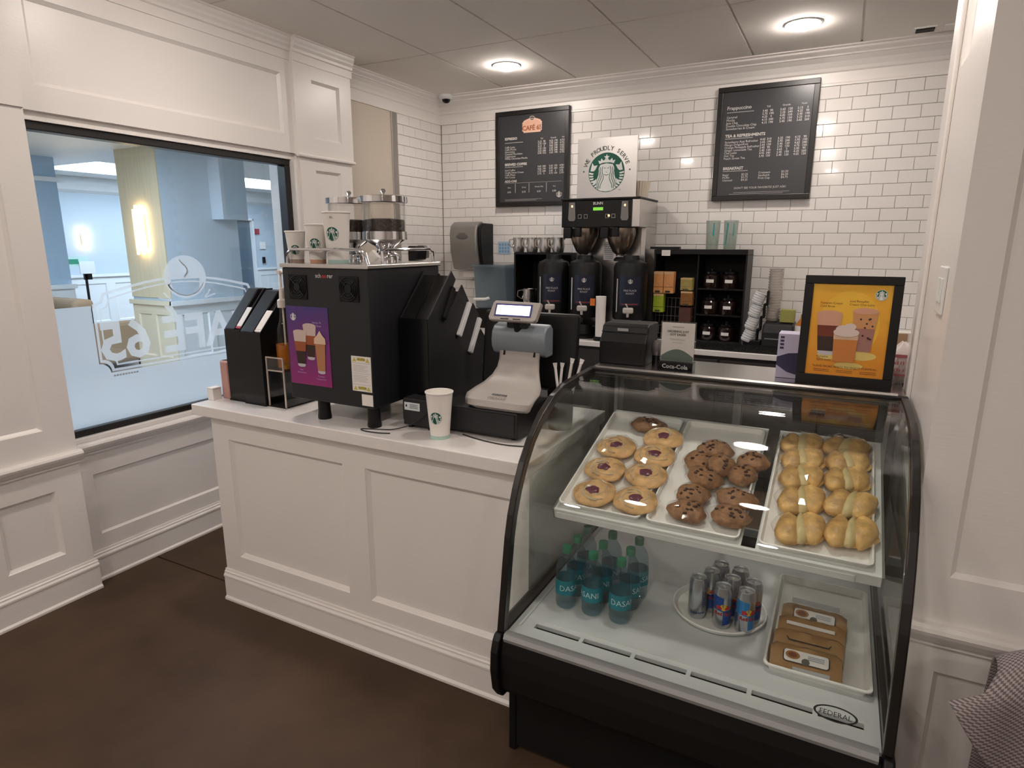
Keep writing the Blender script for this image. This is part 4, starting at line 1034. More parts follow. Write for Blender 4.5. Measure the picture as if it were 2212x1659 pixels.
def can(label, x, y, rz, kind):
    t = thing('energy_drink_can', label, 'can', (x, y, DZ + .0105), rz, 'slim cans on the round tray')
    R_ = .0265
    MB().lathe([(0, .004), (.018, .003), (.021, 0), (.0235, .004), (R_, .012), (R_, .118), (.0225, .129), (.0228, .133), (.0205, .133), (.019, .129), (0, .129)], 28, caps=False).build('can_body', CAN, t, True)
    MB().blob((0, -.006, .1305), (.006, .010, .0016), 10, 5).build('ring_pull', ALU, t, True)
    wr_ = lambda v: R_
    def patch(u0, u1, v0, v1, nm, m, sh=.006):
        P = []
        for k in range(6):
            a, b = u0 + (u1 - u0) * k / 6, u0 + (u1 - u0) * (k + 1) / 6
            P.append([(a, v0 + sh * k / 6), (b, v0 + sh * (k + 1) / 6), (b, v1 + sh * (k + 1) / 6), (a, v1 + sh * k / 6)])
        flat(nm, P, m, t, None, .0005, wr_)
    q = PI * R_
    c1 = CBLU if kind == 0 else CSKY
    if kind < 2:
        patch(-q * .5, 0, .066, .110, 'blue_field', c1, -.006); patch(0, q * .5, .016, .062, 'blue_field', c1, .006); patch(q * .5, q, .066, .110, 'blue_field', c1, -.006); patch(-q, -q * .5, .016, .062, 'blue_field', c1)
        flat('emblem', [ell(0, .074, .010, .010, 20)], CYEL, t, None, .0010, wr_)
        for sg in (-1, 1): flat('emblem', [[(sg * a, .066 + b) for a, b in ((.003, .004), (.010, .013), (.020, .013), (.022, .006), (.019, -.002), (.014, .003), (.008, .0))]], CRED, t, None, .0014, wr_)
        text('lettering', 'Red Bull', .0155, CRED, t, None, wrap=wr_, bold=.02, dy=.048, lift=.0012)
    else:
        text('lettering', 'SUGARFREE', .010, CBLU, t, None, wrap=wr_, dy=.020, lift=.0008)
        for k in range(9): flat('fine_print', [rect(-.017, .030 + k * .008, .017, .0335 + k * .008)], mat('can_print', (.25, .32, .45), .5), t, None, .0006, wr_)
CPOS = [(-.292, 1.790, .35, 2, 'front left can, printed with small blue text'), (-.216, 1.772, .25, 0, 'front middle blue and silver can'), (-.152, 1.776, .5, 1, 'front right can with light blue fields'), (-.262, 1.846, -.2, 0, 'can in the second row, left'), (-.200, 1.832, .1, 0, 'can in the second row, middle'), (-.140, 1.838, .2, 0, 'can in the second row, right'), (-.245, 1.905, .1, 0, 'can in the back row, left'), (-.185, 1.895, .3, 1, 'can in the back row, right')]
for x, y, rz, kd, l in CPOS: can('slim energy drink can on the round tray, ' + l, x, y, rz, kd)
lt = tray('white rectangular tray of brown sandwich packs on the case floor', -.083, .178, 1.625, 2.16, Matrix.Identity(4), DZ + .0005, .024, .014)
KR = mat('kraft_pack', (.42, .24, .105), .6, bump=.2, bscale=40, var=.12, vscale=12)
GWIN = mat('pack_window', (.46, .46, .46), .25)
for k, (yy, tl) in enumerate(((1.690, 1), (1.764, 0), (1.838, 2), (1.912, 1))):
    l = ['frontmost brown paper sandwich pack with oval food picture on its label', 'second brown sandwich pack from the front, mostly covered', 'third brown sandwich pack from the front', 'rearmost brown sandwich pack with a clear window'][k]
    t = thing('sandwich_pack', l, 'food pack', (.022 + .004 * (k - 1), yy, DZ + .004), .04 - .02 * k, 'sandwich packs')
    s = MB(); g = []
    for i in range(13):
        x = -.088 + .176 * i / 12; j_ = .0015 * math.sin(i * 2.4 + k)
        q_ = 1 - .25 * max(0, abs(x) - .07) / .018
        g.append([(x, -.042 + j_, .002), (x, -.040 + j_, .014 * q_), (x, -.018, (.040 + .004 * math.sin(i * .9 + k)) * q_), (x, .004, (.050 + .004 * math.sin(i * 1.1 + 1 + k)) * q_), (x, .020 + j_, .046 * q_), (x, .034 + j_, .022 * q_), (x, .036, .002)])
    s.sheet(g)
    for e in (0, 12): s.poly(g[e])
    pk = s.build('wrapper', KR, t, True)
    PFM = frame((0, -.020, .0395), (1, 0, 0), (0, .80, .60))
    if k in (0, 3):
        lay('label_outline', fill2([rrect(-.056, -.020, .058, .014, .009), rrect(-.0535, -.0175, .0555, .014, .007)]), INK, t, PFM, .0035, None)
        flat('label', [rrect(-.054, -.018, .056, .014, .007)], PAPER, t, PFM, .0030)
        flat('food_picture', [ell(-.032, 0, .018, .011, 18)], mat('food_print', (.36, .17, .05), .5), t, PFM, .0042); flat('food_picture', [ell(-.032, 0, .011, .007, 14)], mat('food_print2', (.20, .06, .03), .5), t, PFM, .0048)
        flat('seal', [ell(0, -.012, .010, .009, 16)], mat('seal_grey', (.12, .11, .10), .5), t, PFM, .0042)
        flat('label_print', [rect(.005, .004 - i * .0045, .045, .0062 - i * .0045) for i in range(3)], mat('print_bluegrey', (.30, .36, .42), .5), t, PFM, .0042)
    if k == 3: flat('window', [rect(-.064, .016, .066, .038)], GWIN, t, frame((0, -.012, .050), (1, 0, 0), (0, .97, .24)), .0042)
    if k == 2: flat('window', [rect(-.066, .0, .060, .010)], PAPER, t, PFM, .0038)
    if k == 0: flat('window', [rect(-.03, -.012, .060, .004)], GWIN, t, frame((0, -.0385, .014), (1, 0, 0), (0, .5, .86)), .004)
    if k == 1: flat('label_outline', line2([(-.056, .006), (-.05, -.002), (.05, -.002), (.056, .006)], .003), INK, t, PFM, .0038)

# ------------------------------------------------------------------ on top of the case
ZL = 1.1537
t = thing('receipt_printer', 'black receipt printer standing on the case ledge', 'printer', (-.705, 2.33, ZL))
MB().prism([(-.085, 0), (-.085, .085), (-.060, .118), (-.052, .142), (-.03, .150), (.085, .150), (.085, 0)], 'x', -.092, .088).build('housing', BLK, t, bev=.005)
MB().box(-.075, -.0875, .028, .070, -.0855, .060).build('paper_slot', BLKM, t); MB().box(-.0922, -.0620, .1195, .0882, -.0525, .1215).build('seam', GREYB, t)
MB().box(-.03, -.0600, .124, .012, -.0555, .134).build('label', mat('dull_silver', (.35, .35, .36), .4), t)
t = thing('glass_tip_jar', 'small round glass jar on a black foot next to the receipt printer', 'jar', (-.585, 2.30, ZL))
MB().lathe([(0, 0), (.020, 0), (.020, .038), (.0, .038)], 20, caps=False).build('foot', BLKG, t, True); MB().lathe([(0, .039), (.019, .039), (.024, .055), (.024, .080), (.017, .093), (0, .098)], 24, caps=False).build('globe', mat('smoked_glass', (.09, .08, .08), .05, spec=.8), t, True)
t = thing('table_sign', 'acrylic sign holder with white and green card on a black soda-brand base', 'sign', (-.497, 2.225, ZL))
bs = MB().box(-.062, -.022, 0, .062, .030, .034).build('base', BLKG, t, bev=.002)
text('brand_lettering', 'Coca-Cola', .021, mat('silver_print', (.50, .49, .48), .4), bs, FRONT(0, -.022, 0), bold=.02, dy=.012)
MB().box(-.058, .002, .0345, .058, .0055, .172).build('card', PAPER, t)
SF = FRONT(0, .002, 0); SG = mat('sage_green', (.10, .155, .125), .5)
flat('card_print', [[(-.057, .035)] + [(-.057 + .114 * i / 14, .052 + .026 * math.sin(PI * i / 14)) for i in range(15)] + [(.057, .035)]], SG, t, SF, .0004)
texts('card_print', [('ORDERING JUST', .0105, 0, .138, 'CENTER', .02), ('GOT EASIER', .0105, 0, .127, 'CENTER', .02)], mat('print_dark', (.06, .06, .06), .5), t, SF, .0008)
flat('card_print', [rect(-.020, .156, .020, .159), rect(-.028, .114, .028, .1155), rect(-.024, .110, .024, .1112), rect(-.018, .101, .018, .1022)], MATS['print_grey'], t, SF, .0008)
MB().box(-.062, -.001, .0345, .062, .0012, .176).build('holder_front', ACRYL, t); MB().box(-.062, .0062, .0345, .062, .0085, .176).build('holder_back', ACRYL, t)
t = thing('tea_carton', 'lavender and dark purple carton behind the framed drinks poster', 'carton', (-.115, 2.315, ZL))
LAV = mat('lavender_card', (.50, .47, .62), .5); DPU = mat('dark_purple_print', (.030, .024, .07), .5)
MB().box(-.055, -.04, 0, .06, .04, .152).build('carton', LAV, t, bev=.0015)
flat('carton_print', [[(-.055, .045), (-.02, .022), (.02, .012), (.06, .010), (.06, .088), (.02, .090), (-.02, .086), (-.055, .072)], ], DPU, t, FRONT(0, -.04, 0), .0005)
flat('carton_print', [rect(-.048, .10 + i * .012, -.036, .107 + i * .012) for i in range(4)], DPU, t, FRONT(0, -.04, 0), .0006)
# framed yellow poster
t = thing('framed_poster', 'black framed orange-yellow poster of three coffee drinks on the case', 'poster frame', (.033, 2.195, ZL + .001))
Ml = Matrix.Rotation(-.06, 4, 'X')
FW, FH, FB = .135, .350, .026
def pp(s): s.xf(Ml); return s
for bx in ((-FW, 0, FW, FB + .012), (-FW, FH - FB, FW, FH), (-FW, FB + .012, -FW + FB, FH - FB), (FW - FB, FB + .012, FW, FH - FB)):
    s = MB(); s.mark(); s.box(bx[0], -.010, bx[1], bx[2], .010, bx[3]); pp(s).build('frame_bar', BLK, t, bev=.002)
IX0, IX1, IY0, IY1 = -FW + FB, FW - FB, FB + .012, FH - FB
YELP = grad('poster_orange', (.70, .26, .014), (.80, .44, .030), 'Z', IY0, IY1)
s = MB(); s.mark(); s.box(IX0, -.004, IY0, IX1, .006, IY1); yp = pp(s).build('print', YELP, t)
s = MB(); s.mark(); s.box(-.02, .0105, .03, .02, .0125, .25); s.xf(Matrix.Translation((0, .0, 0)) @ Matrix.Rotation(-.28, 4, 'X')); s.build('easel_leg', BLKM, t)
YF_ = Ml @ FRONT(0, -.004, 0)
SUN = mat('poster_light_yellow', (.80, .47, .045), .5)
flat('print_shape', [ell(0, .20, .085, .105, 30)], SUN, yp, YF_, .0003)
flat('print_shape', [ell(.045, .105, .040, .014, 24), ell(.012, .072, .040, .010, 24), ell(-.05, .10, .03, .012, 20)], mat('poster_ring', (.72, .55, .17), .5), yp, YF_, .0005)
PINKF = mat('print_pink_foam', (.62, .33, .22), .5); TANF = mat('print_tan', (.58, .28, .12), .5); MAUVE = mat('print_mauve', (.36, .17, .14), .5)
gl(-.055, .108, .232, .024, .036, .70, yp, YF_ @ Matrix.Translation((0, 0, .0006)), mat('print_redbrown', (.16, .030, .012), .5), COLA, ht=PINKF)
gl(.043, .112, .244, .023, .035, .98, yp, YF_ @ Matrix.Translation((0, 0, .0008)), TANF, MAUVE, ht=PINKF, foot=False)
rn = random.Random(5); flat('print_shape', [ell(.043 + rn.uniform(-.025, .025), rn.uniform(.15, .225), .003, .003, 8) for _ in range(12)], COLA, yp, YF_, .0032)
gl(-.004, .078, .172, .030, .0345, .80, yp, YF_ @ Matrix.Translation((0, 0, .0030)), mat('print_orange', (.55, .20, .045), .5), MATS['print_orange'], ht=mat('print_lightfoam', (.70, .48, .34), .5), foot=False)
flat('print_shape', [ell(-.004, .176, .036, .014, 20), ell(-.012, .186, .022, .012, 16), ell(.006, .194, .016, .011, 16)], mat('print_whip', (.66, .55, .50), .5), yp, YF_, .0062)
siren(.0155, yp, YF_, .0008, ring=True, dx=IX1 - .030, dy=IY1 - .030)
texts('print_text', [('Pumpkin Cream', .0095, -.085, .262, 'LEFT', 0), ('Cold Brew', .0095, -.085, .252, 'LEFT', 0), ('Iced Pumpkin', .0095, -.004, .270, 'LEFT', 0), ('Cream Chai Latte', .0095, -.004, .260, 'LEFT', 0), ('Pumpkin', .0095, -.080, .093, 'LEFT', 0), ('Spice Latte', .0095, -.080, .083, 'LEFT', 0), ('THREE MORE WAYS TO ENJOY PUMPKIN', .0098, 0, .062, 'CENTER', 0)], mat('print_brown', (.16, .05, .012), .5), yp, YF_, .0008)
flat('print_text', [rect(-.085 + i * .065, .054 - j * .005, -.04 + i * .065, .0555 - j * .005) for i in range(3) for j in range(2)], MATS['print_brown'], yp, YF_, .0008)
# paper bag and boxes right of the poster
BAGM = mat('white_poly_bag', (.78, .70, .69), .35)
t = thing('crumpled_bag', 'crumpled white bag with red print beside the framed poster', 'bag', (.205, 2.365, ZL - .0), 0)
rn = random.Random(11); fb = wob(rn, .10, 4)
MB().blob((0, 0, .072), (.046, .036, .074), 20, 12, lambda p: tuple(Vector(fb(p)) * (1 + .06 * math.sin(9 * p[2] + 4 * p[0])) * (1 if p[2] < .4 else 1 - .25 * (p[2] - .4)))).build('bag', BAGM, t, True)
s = MB()
for k in range(14):
    x = -.026 + (k % 7) * .0075 + rn.uniform(-.002, .002); z_ = .044 + .022 * (k // 7); s.poly([(x, -.0385, z_), (x + .0035, -.0385, z_ + .002), (x + .004, -.0385, z_ + rn.uniform(.008, .016)), (x, -.0385, z_ + rn.uniform(.006, .014))])
s.box(-.030, -.0385, .09, .030, -.037, .10); s.box(-.026, -.036, .030, .028, -.035, .036); s.build('red_print', mat('faded_red', (.45, .13, .15), .6), t)
t = thing('open_carton', 'white open carton with brown inside behind the crumpled bag', 'carton', (.180, 2.43, ZL), .05)
MB().box(-.045, -.022, 0, .045, .022, .162).build('carton', PAPER, t, bev=.003); MB().box(-.040, -.0235, .105, .030, -.0222, .158).build('inside', KRAFT, t)

# ================================================================== back counter
t = thing('back_counter', 'back bar cabinets under the white back worktop', 'counter', (-1.0, 4.47, 0))
CABD = mat('dark_cabinet', (.035, .030, .028), .5)
MB().box(-2.15, -.27, 0, 1.6, .30, .885).build('carcass', CABD, t)
for i in range(6):
    MB().box(-2.13 + i * .62, -.290, .10, -2.13 + i * .62 + .60, -.2705, .86).build('cabinet_door', CABD, t, bev=.003)
tag(MB().box(-3.15, 4.15, .886, .9, YB - .002, ZK).build('back_worktop', CTOP, bev=.004), 'white worktop along the tiled back wall', 'countertop')
t = thing('bar_mat', 'black rubber bar mat with nubs on the back worktop', 'mat', (-.56, 4.43, ZK))
MB().box(-.30, -.26, .0003, .42, .015, .008).build('mat_base', BLKM, t)
s = MB()
for i in range(44):
    for j in range(8): s.box(-.295 + i * .0163, -.258 + j * .034, .008, -.287 + i * .0163, -.248 + j * .034, .016)
o = s.build('nubs', BLKM, t); o['kind'] = 'stuff'

# menu boards
def board(label, x0, x1, z0, z1, fill):
    t = thing('menu_board', label, 'menu board', ((x0 + x1) / 2, 4.745, (z0 + z1) / 2), group='menu boards')
    a, b, f = (x1 - x0) / 2, (z1 - z0) / 2, .034
    MB().box(-a + f, -.004, -b + f, a - f, .024, b - f).build('menu_face', BOARD, t)
    for bx in ((-a, -b, a, -b + f), (-a, b - f, a, b), (-a, -b + f, -a + f, b - f), (a - f, -b + f, a, b - f)):
        MB().box(bx[0], -.012, bx[1], bx[2], .026, bx[3]).build('frame_bar', FRAMEB, t, bev=.003)
    fill(t, FRONT(0, -.004, 0), a, b)
def cols(items, xs, y, dy, n_, size, rn):
    for r in range(n_):
        for k, x in enumerate(xs): items.append(('%.2f' % (rn.choice((2, 3, 4, 5)) + rn.choice((.15, .25, .45, .65, .75, .95))) if k % 2 == 0 else '%d' % rn.choice((5, 90, 120, 150, 190, 240, 260, 310)), size, x, y - r * dy, 'CENTER', .01))
def fill_left(t, M, a, b):
    rn = random.Random(2); it = []
    L = -a + .085
    it += [('ESPRESSO', .026, L, .150, 'LEFT', .03)]
    for k, n_ in enumerate(('Caff\u00e8 Latte', 'Caff\u00e8 Mocha', 'Americano', 'Caramel Macchiato', 'Cappuccino', 'White Chocolate Mocha')): it.append((n_, .0205, L, .087 - k * .0175, 'LEFT', 0))
    cols(it, (.075, .115, .175, .215, .265, .297), .115, .0175, 6, .0195, rn)
    it += [(n_, .016, x, .138, 'CENTER', 0) for n_, x in (('Tall', .092), ('Grande', .192), ('Venti', .282))]
    it += [('BREWED COFFEE', .026, L, -.048, 'LEFT', .03)]
    for k, n_ in enumerate(('Iced Coffee', 'Vanilla Sweet Cream', 'Caff\u00e8 Misto', 'Hot Cocoa')): it.append((n_, .0205, L, -.090 - k * .0185, 'LEFT', 0))
    cols(it, (.075, .115, .175, .215, .265, .297), -.072, .0185, 4, .0195, rn)
    it += [('ADD-ONS', .024, L, -.178, 'LEFT', .03)]
    for k, (n_, p) in enumerate((('Shot', '.95'), ('Syrup', '.75'), ('Whole Milk', '.50'), ('Soy', '.80'))): it += [(n_, .016, -a + .125 + k * .135, -.225, 'CENTER', 0), ('$' + p, .019, -a + .125 + k * .135, -.262, 'CENTER', .01)]
    texts('menu_print', it, MENUW, t, M, .0006)
    flat('menu_rule', [rect(L, .125, L + .165, .130), rect(L, -.062, L + .165, -.057), rect(L, -.186, a - .055, -.1835)] + [rect(x, -.262, x + .006, -.19) for x in (-.145, -.02, .135)] + [rect(L, -.315 - i * .009, L + .34 - .05 * i, -.312 - i * .009) for i in range(2)], mat('menu_dim_print', (.33, .32, .31), .6), t, M, .0006)
    PCH = mat('cafe_peach', (.66, .38, .27), .5)
    flat('cafe_badge', [notch(-.080, .195, .092, .285, .012, .018)], PCH, t, M, .0006)
    flat('cafe_badge', line2(notch(-.074, .201, .086, .279, .012, .018), .003), mat('cafe_badge_line', (.75, .60, .50), .5), t, M, .0010)
    text('cafe_badge', 'CAF\u00c9 65', .048, mat('cafe_brown', (.30, .10, .05), .5), t, M, bold=.035, dx=.006, dy=.213, lift=.0012)
    flat('cafe_badge', [ell(.006, .300, .022, .016, 20)], mat('cafe_badge_dark', (.10, .09, .09), .5), t, M, .0008); flat('cafe_badge', line2(ell(.006, .300, .022, .016, 20) + [(.028, .300)], .003), MATS['cafe_badge_line'], t, M, .0011)
    siren(.026, t, M, .0008, back=False, dx=a - .075, dy=-b + .085, green=BOARD, white=MENUW)
def fill_right(t, M, a, b):
    rn = random.Random(4); it = []; L = -a + .065
    it += [('Frappuccino', .032, L, .225, 'LEFT', .01)]
    for k, n_ in enumerate(('Caramel', 'Mocha', 'Java Chip', 'Double Chocolaty Chip', 'Strawberries & Cream')): it.append((n_, .0205, L, .170 - k * .0185, 'LEFT', 0))
    X6 = (-.005, .035, .105, .15, .21, .255)
    cols(it, X6, .195, .0185, 5, .0195, rn); it += [(n_, .016, x, .222, 'CENTER', 0) for n_, x in (('Tall', .015), ('Grande', .125), ('Venti', .232))]
    it += [('TEA & REFRESHMENTS', .026, L, .048, 'LEFT', .03)]
    for k, n_ in enumerate(('Strawberry A\u00e7a\u00ed Refresher', 'Mango Dragonfruit', 'Orange Pineapple Refresher', 'Ginger Lemonade Tea', 'Chai Latte', 'Hot Tea', 'Peach Green Tea')): it.append((n_, .0200, L, .010 - k * .0178, 'LEFT', 0))
    cols(it, X6, .016, .0178, 7, .0195, rn)
    it += [('BREAKFAST', .026, L, -.165, 'LEFT', .03)]
    for k, (n_, p, n2, p2) in enumerate((('Bagel', '3.25', 'Croissant', '3.50'), ('Muffin', '3.75', 'Sandwich', '6.50'), ('Oatmeal', '4.25', 'Fruit Cup', '4.75'))): it += [(n_, .0195, L, -.205 - k * .018, 'LEFT', 0), ('$' + p, .0195, L + .125, -.205 - k * .018, 'LEFT', 0), (n2, .0195, L + .235, -.198 - k * .018, 'LEFT', 0), ('$' + p2, .0195, L + .38, -.198 - k * .018, 'LEFT', 0)]
    it += [("DON'T SEE YOUR FAVORITE? JUST ASK!", .019, 0, -.295, 'CENTER', 0)]
    texts('menu_print', it, MENUW, t, M, .0006)
    flat('menu_rule', [rect(L, .205, L + .175, .210), rect(L, .036, L + .18, .041), rect(L, -.177, L + .165, -.172), rect(-.17, -.320, .19, -.317), rect(-.20, -.330, .15, -.327)], MATS['menu_dim_print'] if 'menu_dim_print' in MATS else MENUW, t, M, .0006)
board('left black menu board with peach cafe badge above the coffee servers', -2.632, -1.985, 1.900, 2.636, fill_left)
board('right black menu board with long price lists, near the right wall', -.882, -.250, 1.896, 2.640, fill_right)

# towel and soap dispensers
t = thing('towel_dispenser', 'grey paper towel dispenser with black side on the tiled wall', 'towel dispenser', (-2.815, 4.765, 1.575))
a = .145
MB().prism([(-.245, .10), (-.238, -.03), (-.215, -.12), (-.19, -.19), (-.12, -.198), (-.12, .205), (-.18, .20), (-.228, .17)], 'x', -a, a - .03).build('front_cover', GSILV, t, True, bev=.012, seg=3)
MB().prism([(-.16, .19), (-.225, .15), (-.225, .05), (-.20, -.10), (-.17, -.19), (.0, -.19), (.0, .19)], 'x', a - .03, a).build('side_shell', BLK, t, True, bev=.012, seg=3)
MB().box(-a + .01, -.12, -.19, a - .03, 0, .19).build('back_shell', BLK, t)
s = MB(); s.mark(); s.blob((0, 0, 0), (.075, .006, .030), 24, 8); s.xf(Matrix.Translation((-.02, -.2405, .085))); s.build('window', mat('grey_window', (.14, .135, .13), .3), t, True)
s = MB(); s.prism([(-.10, -.26), (-.095, -.20), (-.12, -.20), (-.125, -.255)], 'x', -.09, .09); s.build('paper_towel', PAPER, t)
t = thing('soap_dispenser', 'black and silver soap dispenser on the left tiled wall', 'soap dispenser', (-3.1895, 4.27, 1.52))
MB().prism([(0, -.06), (.09, -.05), (.10, .03), (.07, .06), (0, .06)], 'y', -.02, .11).build('body', BLK, t, bev=.008); MB().prism([(0, -.045), (.085, -.04), (.09, .03), (.06, .065), (0, .065)], 'y', .1105, .16).build('end_cap', GSILV, t, bev=.006)
t = thing('wall_notice', 'small blue and white notice on the tiles right of the towel dispenser', 'notice', (-2.57, 4.7705, 1.565))
MB().box(-.060, -.0015, -.052, .062, 0, .052).build('card', mat('notice_blue', (.42, .56, .70), .5), t)
flat('card_print', [rect(-.05 + i * .027, -.04 + j * .028, -.032 + i * .027, -.02 + j * .028) for i in range(4) for j in range(3)], mat('notice_print', (.20, .36, .55), .5), t, FRONT(0, -.0015, 0), .0004)

# black shelf unit with steel pitchers
t = thing('shelf_unit', 'black open shelf unit carrying steel pitchers, left of the servers', 'shelf', (-2.07, 4.60, ZK))
MB().box(-.24, -.15, .595, .26, .18, .61).build('top', BLK, t); MB().box(-.24, .165, 0, .26, .18, .595).build('back', BLKM, t); MB().box(-.24, -.15, 0, -.225, .165, .595).build('side', BLK, t); MB().box(.245, -.15, 0, .26, .165, .595).build('side', BLK, t); MB().box(-.225, -.13, .20, .245, .165, .212).build('shelf', BLK, t)
def pitcher(label, x, y, z, h=.112, r=.050, rz=.6):
    t = thing('steel_pitcher', label, 'pitcher', (x, y, z), rz, 'steel milk pitchers')
    MB().lathe([(0, 0), (r * .80, 0), (r * .84, .006), (r, h * .45), (r * .88, h * .8), (r * .92, h), (r * .86, h), (r * .82, h * .8), (0, h * .79)], 26, caps=False).build('body', STEEL, t, True)
    s = MB(); s.tube([(-r * .88, 0, h * .9), (-r * 1.5, 0, h * .85), (-r * 1.55, 0, h * .5), (-r * .98, 0, h * .3)], .005, 7); s.build('handle', STEEL, t, True)
    s = MB(); s.prism([(r * .84, h * .80), (r * 1.2, h * 1.02), (r * .84, h)], 'y', -.012, .012); s.build('spout', STEEL, t)
for i, (p, l) in enumerate(((1121, 'leftmost'), (1150, 'second'), (1178, 'third'), (1206, 'rightmost'))):
    x = aty(p, 530, 4.50).x; pitcher('steel milk pitcher on the black shelf, %s of the four' % l, x, 4.50, ZK + .6105)
pitcher('steel pitcher inside the black shelf unit behind the register', aty(1142, 645, 4.50).x, 4.50, ZK + .2125, .115, .058)
# ice bin
t = thing('plastic_bin', 'translucent blue-grey plastic bin under the towel dispenser', 'bin', (-2.55, 4.56, ZK))
BIN = pane_mat('blue_grey_plastic_sheet', (.72, .80, .86), 1.4, .1, .45, (.42, .50, .56))
MB().prism([(-.14, .16), (-.17, .50), (.19, .50), (.19, .16)], 'x', -.10, .19).build('bin_body', BIN, t, bev=.01)
MB().box(-.105, -.18, .4985, .195, .195, .512).build('bin_lid', BIN, t); MB().box(-.10, -.15, 0, .19, .19, .155).build('stand', BLKM, t)
s = MB(); s.tube([(-.09, -.182, .235), (.02, -.182, .24), (.05, -.18, .25)], .012, 8); s.build('scoop_handle', WHTP, t, True)

# coffee brewer
br = thing('coffee_brewer', 'twin stainless and black coffee brewer against the tiled wall', 'coffee brewer', (-1.555, 4.49, ZK))
BW = .288
MB().box(-BW, .02, 0, BW, .25, .80).build('back_column', STEEL, br, bev=.004)
MB().box(-BW, -.19, .790, BW, .25, .978).build('head', STEEL, br, bev=.004)
hd = MB().box(-BW + .004, -.202, .792, BW - .055, -.1905, .974).build('control_panel', BLKG, br, bev=.003)
HF = FRONT(0, -.202, 0)
MB().box(-BW - .004, -.206, .978, BW + .004, .254, .990).build('head_lid', BLK, br, bev=.002)
text('brand_lettering', 'BUNN', .026, MENUW, hd, HF, bold=.03, dx=-.01, dy=.944)
MB().box(-.045, -.2035, .905, .028, -.2022, .926).build('display', mat('lcd_green', (.10, .30, .03), .3, emit=.7), hd)
for x in (-.205, .185):
    MB().prism([(x - .028, .85), (x - .022, .963), (x + .022, .963), (x + .028, .85), (x + .018, .835), (x - .018, .835)], 'y', -.2045, -.2022).build('switch_plate', mat('switch_grey', (.22, .20, .19), .4), hd)
    MB().box(x - .004, -.2052, .930, x + .006, -.2046, .942).build('lamp', mat('amber_lamp', (1, .5, .1), .3, emit=3), hd)
for x in (-.145, -.100, .060, .105): lay('button', fill2([rect(x - .014, .852, x + .014, .880), rect(x - .010, .856, x + .010, .876)]), mat('button_outline', (.25, .24, .23), .5), hd, HF, .0006, None)
MB().box(.066, -.2050, .862, .078, -.2040, .874).build('lamp', MATS['amber_lamp'], hd)
MB().box(-BW, -.03, 0, BW, .02, .06).build('drip_base', BLK, br, bev=.004)
MB().box(BW - .035, -.02, .0, BW, .0195, .79).build('side_post', STEEL, br, bev=.003)
FUN = mat('bronze_steel', (.34, .28, .23), .22, .9)
for x in (-.155, .125):
    f = MB().lathe([(.105, .785), (.105, .74), (.085, .68), (.055, .62), (.03, .60), (.03, .59), (0, .59)], 30, (x, -.08, 0), False).build('funnel', FUN, br, True)
    MB().box(x - .115, -.205, .715, x - .055, -.165, .79).build('funnel_handle', BLK, f, bev=.006); MB().box(x - .02, -.215, .725, x + .02, -.16, .79).build('funnel_handle', BLK, f, bev=.006)
    MB().lathe([(.03, .585), (.045, .57), (.045, .555), (0, .555)], 20, (x, -.08, 0), False).build('drip_tip', BLK, f, True)
nt_ = MB().box(-.035, .0185, .56, .045, .0195, .69).build('notice', PAPER, br)
flat('notice_print', [rect(-.028, .57 + i * .014, .036, .576 + i * .014) for i in range(8)], MATS['print_grey'], nt_, FRONT(0, .0185, 0), .0004)
# sign on the brewer
sg = thing('brewer_sign', 'square aluminium sign with round green emblem on the brewer', 'sign', (-1.535, 4.36, ZK + .991))
MB().box(-.218, -.006, .0, .218, .006, .405).build('plate', mat('sign_aluminium', (.60, .58, .565), .30, .85), sg, bev=.0015)
MB().box(-.10, .0065, 0, .10, .06, .012).build('stand', BLK, sg)
SGF = FRONT(0, -.006, 0)
siren(.132, sg, SGF, .0006, dx=0, dy=.172)
DKG = mat('sign_letter', (.055, .075, .062), .5)
msg = 'WE PROUDLY SERVE'
for i, ch in enumerate(msg):
    if ch == ' ': continue
    an = math.radians(158 - 136 * i / (len(msg) - 1)); R_ = .148
    text('lettering', ch, .040, DKG, sg, SGF @ Matrix.Translation((R_ * math.cos(an), .172 + R_ * math.sin(an), 0)) @ Matrix.Rotation(an - PI / 2, 4, 'Z'), bold=.02, lift=.0006)
flat('lettering', [ell(sx * .168, .172 + .012, .006, .006, 10) for sx in (-1, 1)], DKG, sg, SGF, .0006)
text('lettering', 'TM', .014, DKG, sg, SGF, dx=.098, dy=.048, lift=.0006)
# filters
t = thing('filter_stack', 'stack of cream paper coffee filters on the brewer', 'filters', (-1.325, 4.47, ZK + .991))
FIL = mat('filter_paper', (.66, .58, .48), .8)
s = MB(); N = 48
for k in range(3):
    pr = [(.060 + .004 * k, .0 + .02 * k), (.088 + .003 * k, .085 + .012 * k)]
    rg = [[s.bm.verts.new((r * (1 + .05 * (1 if i % 2 else -1) * (z > .06)) * math.cos(2 * PI * i / N) * .75, r * (1 + .05 * (1 if i % 2 else -1) * (z > .06)) * math.sin(2 * PI * i / N), z)) for i in range(N)] for r, z in pr]
    for i in range(N): s.bm.faces.new((rg[0][i], rg[0][(i + 1) % N], rg[1][(i + 1) % N], rg[1][i]))
    s.bm.faces.new(rg[0][::-1])
s.build('filters', FIL, t)
